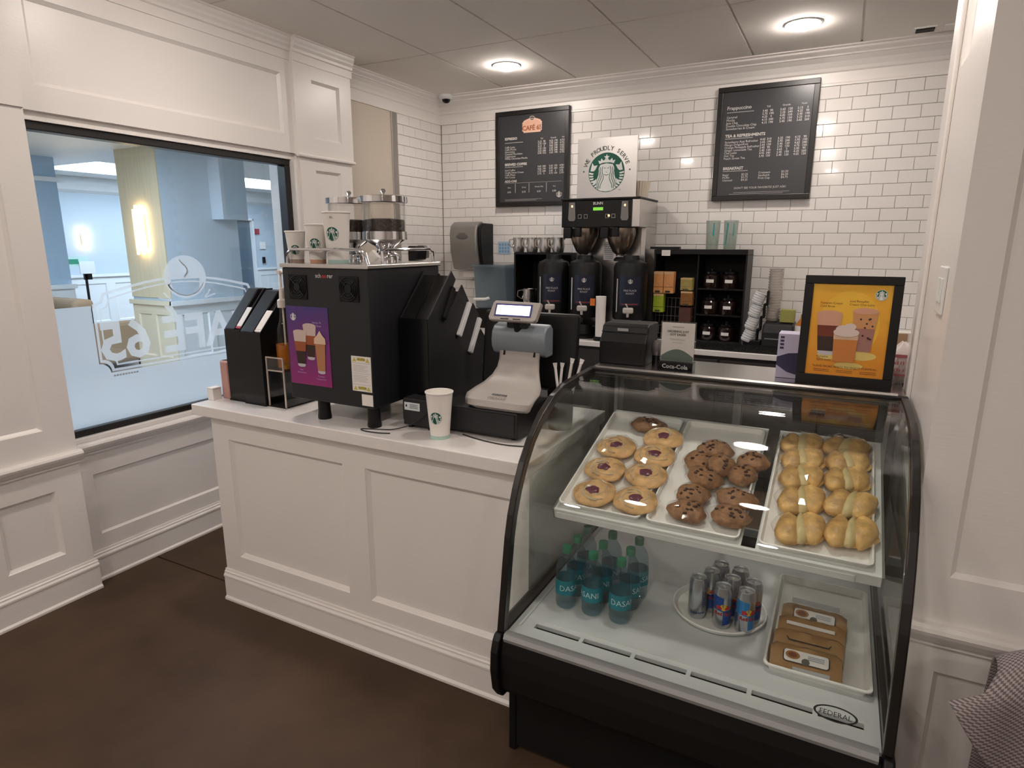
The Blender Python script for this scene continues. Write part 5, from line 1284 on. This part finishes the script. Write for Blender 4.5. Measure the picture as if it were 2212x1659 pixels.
# insulated servers
NAVY = mat('label_navy', (.012, .014, .034), .35)
BROWNR = mat('label_brown_red', (.16, .03, .03), .5)
def server(label, x, y, zt=1.49):
    t = thing('coffee_server', label, 'coffee server', (x, y, ZK), .30, 'black insulated coffee servers')
    h = zt - ZK
    MB().lathe([(0, 0), (.10, 0), (.10, .02), (.07, .03), (.06, .10), (0, .10)], 28, caps=False).build('stand', BLK, t, True)
    MB().lathe([(0, .155), (.112, .155), (.116, .165), (.118, .19), (.118, h - .05), (.108, h - .02), (.06, h), (.055, h + .03), (0, h + .03)], 32, caps=False).build('body', BLK, t, True)
    MB().box(-.10, -.02, .02, -.085, .09, .16).build('leg', BLK, t); MB().box(.085, -.02, .02, .10, .09, .16).build('leg', BLK, t)
    rw = lambda v: .1185
    n_ = 8
    flat('label', [[(-.075 + .15 * i / n_, .255), (-.075 + .15 * (i + 1) / n_, .255), (-.075 + .15 * (i + 1) / n_, .46), (-.075 + .15 * i / n_, .46)] for i in range(n_)], NAVY, t, None, .0006, rw)
    flat('label_band', [[(-.06 + .12 * i / n_, .262), (-.06 + .12 * (i + 1) / n_, .262), (-.06 + .12 * (i + 1) / n_, .272), (-.06 + .12 * i / n_, .272)] for i in range(n_)], BROWNR, t, None, .0010, rw)
    siren(.018, t, None, .0010, wrap=rw, back=False, dx=0, dy=.425, green=NAVY, white=MENUW)
    text('label_print', 'PIKE PLACE', .018, MENUW, t, None, wrap=rw, dy=.355, lift=.001); text('label_print', 'ROAST', .018, MENUW, t, None, wrap=rw, dy=.335, lift=.001)
    f = MB().box(-.045, -.150, .205, .028, -.118, .245).build('faucet', mat('faucet_grey', (.55, .51, .47), .35), t, bev=.01)
    s = MB(); s.tube([(-.01, -.14, .243), (-.025, -.15, .272)], .005, 7); s.build('faucet_lever', MATS['faucet_grey'], f, True)
    s = MB(); s.cyl((-.01, -.14, .207), (-.01, -.14, .18), .010, .008, 12); s.build('faucet_spout', MATS['faucet_grey'], f, True)
    s = MB(); s.cyl((-.088, -.082, .21), (-.088, -.082, .44), .005, n=8); s.build('sight_glass', ALU, t, True)
    return t
for p, yy, l in ((1196, 4.32, 'black coffee server with navy label, leftmost, outside the brewer'), (1264, 4.33, 'black coffee server under the left brewer funnel'), (1362, 4.33, 'black coffee server under the right brewer funnel')):
    server(l, aty(p, 600, yy).x, yy)
t = thing('cup_sleeve_stack', 'white cup sleeve stack with an orange tag between the servers', 'cups', (aty(1297, 690, 4.22).x, 4.22, ZK), 0)
MB().lathe([(0, 0), (.045, 0), (.045, .03), (0, .03)], 20, caps=False).build('holder', BLK, t, True); MB().lathe([(0, .03), (.034, .03), (.037, .315), (.032, .315), (0, .31)], 24, caps=False).build('sleeves', PAPER, t, True)
MB().box(-.065, -.045, .25, -.03, -.04, .30).build('tag', mat('orange_tag', (.75, .20, .03), .5), t)
t = thing('tasting_cup', 'tiny tan cup between the servers and the register', 'cup', (aty(1204, 688, 4.18).x, 4.18, ZK + .1))
MB().lathe([(0, 0), (.022, 0), (.030, .075), (.027, .075), (.020, .004), (0, .004)], 20, caps=False).build('cup_wall', mat('tan_card', (.46, .27, .13), .6), t, True); MB().lathe([(0, -.1), (.022, -.1), (.022, -.0005), (0, -.0005)], 20, caps=False).build('stand', BLK, t, True)

# ------------------------------------------------------------------ black tea and condiment rack
rk = thing('condiment_rack', 'tall black rack with tea boxes and jars on the back counter', 'rack', (-.885, 4.62, ZK))
RW_, RH = .315, .605
MB().box(-RW_, .12, 0, RW_, .135, RH).build('back_board', BLKM, rk); MB().box(-RW_, -.14, 0, -RW_ + .012, .12, RH).build('side', BLK, rk); MB().box(RW_ - .012, -.14, 0, RW_, .12, RH).build('side', BLK, rk)
MB().box(-RW_, -.15, RH, RW_, .135, RH + .035).build('top_shelf', BLK, rk, bev=.003); MB().box(-RW_ + .012, -.12, .0, RW_ - .012, .12, .012).build('bottom', BLK, rk)
for x in (-.015,): MB().box(x, -.12, .012, x + .010, .12, RH).build('divider', BLK, rk)
for z in (.185, .365): MB().box(-.005, -.11, z, RW_ - .012, .12, z + .010).build('shelf', BLK, rk)
WIRE = mat('wire_grey', (.22, .19, .18), .4, .6)
for x in [-.295 + i * .028 for i in range(10)]:
    s = MB(); s.cyl((x, -.098, .04), (x, -.098, .30), .0016, n=5); s.build('wire', WIRE, rk)
for z in (.04, .10, .17, .235, .30):
    s = MB(); s.cyl((-.30, -.100, z), (-.02, -.100, z), .0018, n=5); s.build('wire', WIRE, rk)
MB().box(-RW_ - .03, -.152, RH + .036, -.14, -.10, RH + .052).build('header_bar', BLK, rk)
MB().box(-.26, -.1545, RH - .01, -.20, -.1525, RH + .03).build('shelf_tag', PAPER, rk)
def tbox(label, cx_, z0, wd, hh, colr, dd=.07, band=True, y=-.14, cat='tea box'):
    t = thing('tea_box', label, cat, (-.885 + cx_, 4.62 + y, ZK + z0), group='tea boxes in the black rack')
    MB().box(-wd / 2, -dd / 2, 0, wd / 2, dd / 2, hh).build('carton', mat('card_' + '%02x%02x%02x' % tuple(int(c * 255) for c in colr), colr, .5, var=.12, vscale=40), t, bev=.002)
    if band: flat('label_line', [rect(-wd / 2, hh * .28, wd / 2, hh * .30), rect(-wd * .3, .004, wd * .2, hh * .12)], INK, t, FRONT(0, -dd / 2, 0), .0004); flat('label_line', [rect(-wd / 2, hh * .88, wd / 2, hh)], mat('label_tint', (.62, .42, .22), .5), t, FRONT(0, -dd / 2, 0), .0005)
for nm, a_ in (('hook_plate', 0),):
    MB().box(-.30, -.135, .33, -.17, -.06, .335).build('ledge', BLK, rk); MB().box(-.30, -.135, .195, -.22, -.06, .20).build('ledge', BLK, rk); MB().box(-.125, -.135, .355, -.02, -.06, .36).build('ledge', BLK, rk); MB().box(-.12, -.135, .25, -.02, -.06, .255).build('ledge', BLK, rk); MB().box(-.12, -.135, .135, -.02, -.06, .14).build('ledge', BLK, rk)
tbox('orange tea box, left of the pair at the top of the rack', -.268, .3355, .068, .150, (.66, .30, .10)); tbox('orange tea box, right of the pair at the top of the rack', -.196, .3355, .068, .150, (.68, .31, .11))
tbox('lime green tea box in the black rack', -.262, .2005, .072, .130, (.32, .42, .02)); tbox('olive yellow tea box in the black rack', -.072, .3605, .080, .085, (.36, .28, .08)); tbox('dark orange tea box in the black rack', -.066, .2555, .080, .098, (.24, .10, .02)); tbox('maroon tea box in the black rack, upper', -.070, .1405, .078, .10, (.085, .028, .024), band=False); tbox('maroon tea box in the black rack, lower', -.070, .0125, .078, .105, (.08, .026, .022), band=False)
DJ = mat('dark_jar_glass', (.018, .009, .008), .08, spec=.7)
jn = ['top', 'middle', 'bottom']
for r in range(3):
    for c_ in range(2):
        t = thing('condiment_jar', 'dark lidded jar with white label, %s %s of the rack' % (jn[r], ('left', 'right')[c_]), 'jar', (-.885 + .075 + c_ * .125, 4.56, ZK + (.3755, .1955, .0125)[r]), group='dark jars in the black rack')
        MB().lathe([(0, 0), (.053, 0), (.058, .01), (.058, .085), (.046, .10), (0, .10)], 22, caps=False).build('jar_body', DJ, t, True); MB().lathe([(0, .10), (.054, .10), (.054, .115), (.012, .120), (.012, .135), (0, .137)], 22, caps=False).build('jar_lid', BLKG, t, True)
        rw = lambda v: .0583
        flat('jar_label', [[(-.026 + .0087 * i, .040), (-.026 + .0087 * (i + 1), .040), (-.026 + .0087 * (i + 1), .062), (-.026 + .0087 * i, .062)] for i in range(6)], PAPER, t, None, .0006, rw)
# clear cups on the rack
CLR = pane_mat('clear_cup_plastic', (.86, .90, .88), 1.4, .05, .22, (.75, .78, .74))
TQ = mat('turquoise_print', (.03, .33, .36), .5)
for i, (p, l) in enumerate(((1537, 'left'), (1575, 'right'))):
    x = aty(p, 545, 4.56).x
    t = thing('clear_cup', 'tall clear plastic cup with turquoise stripe on the rack, %s one' % l, 'cup', (x, 4.56, ZK + RH + .0355), group='clear plastic cups')
    MB().lathe([(0, 0), (.040, 0), (.048, .19), (.050, .192), (.046, .192), (.038, .004), (0, .004)], 28, caps=False).build('cup_wall', CLR, t, True)
    flat('stripe', [[(.006, .09), (.018, .09), (.016, .175), (.010, .175)]] if i == 0 else [[(-.03, .03), (-.022, .02), (-.008, .17), (-.018, .175)], [(.022, .09), (.030, .09), (.028, .17), (.024, .17)]], TQ, t, None, .0008, lambda v: .040 + .008 * v / .19)
# cup towers right of the rack
t = thing('lid_tower', 'tiered black dispenser filled with small white lids', 'dispenser', (-.515, 4.48, ZK))
MB().box(-.040, -.03, 0, .070, .06, .04).build('base', BLK, t, bev=.004)
for k in range(4):
    z = .07 + k * .085; x = -.01 + .016 * k
    MB().box(x + .046, -.02, z - .05, x + .060, .05, z + .05).build('cradle', BLK, t, bev=.01)
    c = thing('lid_stack', 'stack of small white lids in the tiered dispenser, level %s' % ('one (lowest)', 'two', 'three', 'four (highest)')[k], 'lids', (-.515 + x, 4.48, ZK + z), group='white lid stacks')
    s = MB(); s.mark()
    for j in range(5): s.lathe([(.036, j * .016), (.041, j * .016 + .014), (.036, j * .016 + .0155)], 20, caps=False)
    s.xf(Matrix.Rotation(.35, 4, 'Y') @ Matrix.Translation((0, 0, -.04))); s.build('lids', LIDW, c, True)
t = thing('knock_box', 'squat dark grey grinder box under the cup tower', 'device', (-.29, 4.60, ZK))
MB().prism([(-.15, 0), (-.15, .10), (-.13, .155), (.10, .165), (.12, .14), (.12, 0)], 'x', -.150, .040).build('housing', GREYB, t, bev=.015, seg=3); MB().box(-.13, -.153, .055, .025, -.151, .063).build('seam', GSILV, t)
t = thing('cup_tower', 'tall stack of translucent white cups on the grinder box', 'cups', (-.395, 4.60, ZK + .166))
MILK = mat('milky_plastic', (.70, .65, .61), .4)
s = MB()
for k in range(20): s.lathe([(.038, k * .0175), (.047, k * .0175 + .016), (.048, k * .0175 + .0172), (.040, k * .0175 + .0172)], 24, caps=False)
s.build('cups', MILK, t, True)
t = tag(MB().box(-.342, 4.52, ZK + .166, -.252, 4.60, ZK + .25).build('olive_carton', mat('olive_card', (.34, .33, .09), .5), bev=.002), 'olive green carton lying on the grinder box', 'carton')
t = thing('honey_bottle', 'orange and white bottle behind the framed poster', 'bottle', (-.185, 4.50, ZK))
MB().lathe([(0, 0), (.055, 0), (.058, .01), (.058, .15), (.03, .20), (.028, .23), (0, .23)], 24, caps=False).build('body', mat('honey_orange', (.55, .19, .03), .25), t, True); MB().lathe([(.0588, .085), (.0588, .155)], 24, caps=False).build('label', PAPER, t, True); MB().lathe([(0, .23), (.032, .23), (.030, .26), (0, .262)], 20, caps=False).build('cap', PAPER, t, True)
t = thing('plastic_tub', 'white rounded tub on the back worktop at the right end', 'tub', (.02, 4.42, ZK))
MB().lathe([(0, 0), (.10, 0), (.12, .17), (.125, .18), (.125, .20), (.08, .215), (0, .217)], 28, caps=False).build('tub', WHTP, t, True); MB().lathe([(.1205, .165), (.127, .167), (.127, .185), (.1205, .187)], 28, caps=False).build('lid_rim', WHTP, t, True)

# ================================================================== the chair end with a throw, bottom right
CHW = mat('dark_chair_wood', (.06, .04, .03), .5)
ch = thing('side_chair', 'dark chair mostly hidden under the grey throw', 'chair', (.60, 1.28, 0), 0)
for x, y in ((-.19, -.19), (.19, -.19)): MB().box(x - .018, y - .018, 0, x + .018, y + .018, .44).build('leg', CHW, ch)
for x in (-.19, .19): MB().box(x - .018, .17, 0, x + .018, .205, .775).build('leg', CHW, ch)
MB().box(-.22, -.22, .4405, .22, .21, .47).build('seat', CHW, ch, bev=.01); MB().box(-.20, .175, .64, .20, .200, .78).build('backrest', CHW, ch, bev=.01)
KNIT = mat('grey_knit', (.30, .255, .255), .85)
nt = KNIT.node_tree; b_ = nt.nodes['Principled BSDF']
tc = nt.nodes.new('ShaderNodeTexCoord'); wv = nt.nodes.new('ShaderNodeTexChecker'); wv.inputs['Scale'].default_value = 240; wv.inputs['Color1'].default_value = (.33, .28, .28, 1); wv.inputs['Color2'].default_value = (.12, .10, .10, 1)
nt.links.new(tc.outputs['UV'], wv.inputs['Vector']); nt.links.new(wv.outputs['Color'], b_.inputs['Base Color'])
bp = nt.nodes.new('ShaderNodeBump'); bp.inputs['Strength'].default_value = .6; bp.inputs['Distance'].default_value = .004; nt.links.new(wv.outputs['Fac'], bp.inputs['Height']); nt.links.new(bp.outputs[0], b_.inputs['Normal'])
bm = bmesh.new(); uv = bm.loops.layers.uv.new('uv')
NI, NJ = 40, 46; V = []; UVL = {}
for i in range(NI + 1):
    u_ = i / NI; row = []
    for j in range(NJ + 1):
        v_ = j / NJ                                   # along the drape: front hem (0) .. over the rail .. back hem (1)
        L = v_ * 1.15
        x = -.235 + .50 * u_
        fold = .016 * math.sin(u_ * 15 + 1.2 * v_) + .010 * math.sin(u_ * 31 + 3 * v_)
        front = min(.085 + 1.0 * u_, .50 + .10 * u_)
        if v_ < .55:
            s_ = (.55 - v_) / .55
            z = .795 - front * s_; y = .168 - .006 - .035 * min(1, s_ * 3) - fold * min(1, s_ * 2.2) - .05 * s_
            x += -.090 * s_ * max(0, 1 - 2.2 * u_)
            z -= .045 * (max(0, .16 - u_) / .16) ** 1.3 * (1 - s_)
        elif v_ < .62:
            s_ = (v_ - .55) / .07; a_ = PI * s_
            z = .795 + .014 * math.sin(a_) - .045 * (max(0, .16 - u_) / .16) ** 1.3; y = .162 + .052 * s_
        else:
            s_ = (v_ - .62) / .38
            z = .795 - .45 * s_ - .045 * (max(0, .16 - u_) / .16) ** 1.3; y = .214 + .02 * min(1, s_ * 3) + fold * .5 * s_
        row.append(bm.verts.new((x, y, z))); UVL[(i, j)] = (u_ * .50, -front * s_ if v_ < .55 else (.07 * s_ if v_ < .62 else .07 + .45 * s_))
    V.append(row)
for i in range(NI):
    for j in range(NJ):
        f = bm.faces.new((V[i][j], V[i + 1][j], V[i + 1][j + 1], V[i][j + 1])); f.smooth = True
        for l_, (a_, c_) in zip(f.loops, ((i, j), (i + 1, j), (i + 1, j + 1), (i, j + 1))): l_[uv].uv = UVL[(a_, c_)]
me = bpy.data.meshes.new('knit_throw'); bm.to_mesh(me); bm.free()
o = put('knit_throw', me, KNIT, None, solid=.006); o.location = (.60, 1.28, 0)
tag(o, 'grey knitted throw draped over the chair back by the right wall', 'throw')

# ================================================================== hotel lobby beyond the window
LB = mat('lobby_pale_blue', (.52, .60, .66), .7); LW = mat('lobby_white', (.78, .80, .80), .5); LBE = mat('lobby_wallcovering', (.62, .53, .36), .7, var=.06, vscale=40, stretch=(1, 1, .05)); LF = mat('lobby_carpet', (.30, .26, .22), .9, var=.2, vscale=5)
LZ = 2.72
struct(MB().box(-13.2, -1.6, -.12, -3.27, 12.7, -.001).build('floor', LF))
lc = MB()  # nearer ceiling opening is made up, unseen, so sky lights the column evenly
for b_ in ((-13.2, -1.5, -7.0, 5.5), (-13.2, 5.5, -11.1, 10.0), (-9.5, 5.5, -7.0, 10.0), (-13.2, 10.0, -7.0, 12.7), (-5.0, -1.5, -3.26, 12.7), (-7.0, 4.2, -5.0, 12.7), (-7.0, -1.5, -5.0, -1.0)): lc.box(b_[0], b_[1], LZ, b_[2], b_[3], LZ + .1)
struct(lc.build('ceiling', LW)); struct(MB().box(-13.2, -1.6, 0, -3.26, -1.5, LZ).build('wall_lobby', LB)); struct(MB().box(-13.3, -1.5, 0, -13.2, 12.7, LZ).build('wall_lobby', LB))  # south wall, out of view, put in to block direct sky on the column
struct(MB().box(-13.2, 2.6, 0, -12.0, 9.45, LZ).build('wall_lobby', LB)); struct(MB().box(-13.2, 10.2, 0, -12.0, 12.7, LZ).build('wall_lobby', LB)); struct(MB().box(-13.2, 9.45, 2.12, -12.0, 10.2, LZ).build('wall_lobby', LB)); struct(MB().box(-13.2, 12.55, 0, -3.2, 12.7, LZ).build('wall_lobby', LB)); struct(MB().box(-3.45, 4.885, 0, -3.355, 12.55, LZ).build('wall_lobby', LW))
def wains(parent, M, L, h=.95, n_=4):
    w_ = L / n_
    panelled('wainscot', 0, 0, L, h, [(i * w_ + .08, .2, (i + 1) * w_ - .08, h - .12) for i in range(n_)], M, parent, LW)
    s = MB(); s.mark(); s.box(0, h, -.01, L, h + .05, .03); s.xf(M); s.build('cap_rail', LW, parent)
fw = bpy.data.objects.new('trim_5', None); COL.objects.link(fw); struct(fw)
wains(fw, frame((-11.97, 2.6, 0), (0, 1, 0), (0, 0, 1)), 6.85, 1.0, 8); wains(fw, frame((-11.97, 10.22, 0), (0, 1, 0), (0, 0, 1)), 2.3, 1.0, 3)
MB().prism([(-12, 2.45), (-11.9, 2.5), (-11.85, 2.6), (-11.85, LZ), (-12, LZ)], 'y', 2.6, 12.5).build('crown', LW, fw)
dr = bpy.data.objects.new('door_1', None); COL.objects.link(dr); struct(dr)
SB = mat('elevator_steel', (.17, .22, .27), .35, .6)
MB().box(-12.10, 9.47, 0, -12.06, 9.82, 2.1).build('door_leaf', SB, dr); MB().box(-12.10, 9.83, 0, -12.06, 10.18, 2.1).build('door_leaf', SB, dr); MB().box(-12.11, 9.44, 0, -11.96, 9.47, 2.13).build('jamb', LW, dr); MB().box(-12.11, 10.18, 0, -11.96, 10.21, 2.13).build('jamb', LW, dr); MB().box(-12.11, 9.44, 2.1, -11.96, 10.21, 2.14).build('jamb', LW, dr)
t = thing('call_panel', 'dark elevator call panel beside the lobby elevator', 'panel', (-11.97, 10.42, 1.22)); MB().box(0, -.04, -.07, .012, .04, .07).build('plate', BLK, t)
t = thing('notice_sheet', 'white notice sheet above the elevator call panel', 'notice', (-11.97, 10.42, 1.55)); MB().box(0, -.08, -.08, .005, .08, .08).build('sheet', PAPER, t)
t = thing('fire_alarm', 'small red fire alarm box beside the lobby elevator', 'alarm', (-11.998, 10.30, 1.86)); MB().box(0, -.05, -.06, .04, .05, .06).build('box', mat('alarm_red', (.35, .03, .05), .4), t)
# big column with corner towards the window
cl = struct(MB().box(-8.10, 4.92, 0, -7.32, 5.98, LZ).build('wall_column', LB))
MB().box(-8.10, 4.905, .93, -7.32, 4.9195, LZ).build('wallcovering', LBE, cl)
CRM = mat('lobby_cream', (.68, .60, .44), .6)
panelled('wainscot', -8.10, 0, -7.30, .84, [(-8.0, .18, -7.74, .72), (-7.66, .18, -7.40, .72)], FRONT(0, 4.90, 0), cl, CRM)
MB().box(-8.12, 4.87, .84, -7.28, 4.905, .895).build('cap_rail', CRM, cl)
panelled('wainscot', 4.9205, 0, 5.98, .84, [(4.99, .18, 5.40, .72), (5.48, .18, 5.89, .72)], LEFTF(-7.30), cl, LW)
MB().box(-7.31, 4.87, .84, -7.26, 6.0, .895).build('cap_rail', LW, cl)
MB().box(-7.32, 5.60, 1.9, -7.10, 5.98, LZ).build('beam_end', LB, cl)
c2_ = struct(MB().box(-10.2, 4.0, 0, -9.55, 4.96, LZ).build('wall_column', mat('lobby_blue_paint', (.42, .55, .68), .7)))
MB().box(-10.25, 3.95, 2.40, -9.50, 5.01, 2.46).build('cap_mould', LW, c2_); panelled('wainscot', 4.0, 0, 4.98, .98, [(4.1, .2, 4.88, .86)], LEFTF(-9.53), c2_, LW); MB().box(-9.54, 3.98, .98, -9.49, 5.0, 1.04).build('cap_rail', LW, c2_)
# wall lamps
GLO = mat('sconce_glow', (1.0, .74, .42), .5, emit=4.5)
def sconce(label, M):
    t = thing('wall_sconce', label, 'wall lamp', group='lobby wall lamps'); t.matrix_world = M
    MB().box(-.06, .0, -.20, .06, .02, .20).build('backplate', ALU, t)
    for k in range(4): s = MB(); s.cyl((-.075 + k * .05, -.03, -.28 + .04 * (k % 2)), (-.075 + k * .05, -.03, .26 + .05 * (k % 2)), .016, n=10); s.build('glass_rod', GLO, t, True)
sconce('glowing rod wall lamp on the beige lobby column', Matrix.Translation((-7.70, 4.885, 1.74)) )
sconce('glowing rod wall lamp on the far lobby wall', Matrix.Translation((-11.95, 6.52, 1.66)) @ Matrix.Rotation(PI / 2, 4, 'Z') @ Matrix.Scale(.62, 4))
# sofa and sign stand
SOF = mat('tan_upholstery', (.33, .235, .15), .85)
t = thing('lobby_sofa', 'tan sofa seen from behind in the lobby', 'sofa', (-8.70, 4.62, 0))
MB().box(-.80, -.42, .10, .62, -.24, .82).build('backrest', SOF, t, bev=.05, seg=3); MB().box(-.80, -.44, .80, .62, -.20, .93).build('back_roll', SOF, t, bev=.05, seg=3); MB().box(-.62, -.235, .10, .45, .42, .44).build('seat', SOF, t, bev=.04); MB().box(-.80, -.235, .10, -.625, .42, .62).build('armrest', SOF, t, bev=.05); MB().box(.455, -.235, .10, .62, .42, .62).build('armrest', SOF, t, bev=.05)
for x in (-.72, .54):
    for y in (-.36, .34): MB().box(x - .03, y - .03, 0, x + .03, y + .03, .0995).build('leg', BLKM, t)
t = thing('sign_stand', 'white and green notice stand in the lobby near the far wall', 'sign', (-11.2, 6.05, 0))
s = MB(); s.cyl((0, 0, .0), (0, 0, 1.1), .02, n=10); s.lathe([(0, 0), (.16, 0), (.16, .02), (0, .03)], 20, caps=False); s.build('post', BLKM, t)
SGN = mat('notice_mint', (.50, .68, .62), .5)
MB().box(.02, -.34, 1.22, .03, .06, 1.38).build('notice_board', SGN, t); MB().box(.032, -.10, 1.10, .042, .14, 1.30).build('notice_board', LW, t); MB().box(-.02, -.03, 1.0, .02, .09, 1.16).build('clip', BLK, t); MB().box(0, -.02, 1.0, .02, .02, 1.3).build('bracket', BLKM, t)
flat('notice_print', [rect(-.28, 1.26, -.10, 1.34)], mat('notice_green', (.05, .28, .17), .5), t, frame((.030, 0, 0), (0, 1, 0), (0, 0, 1)), .0006)
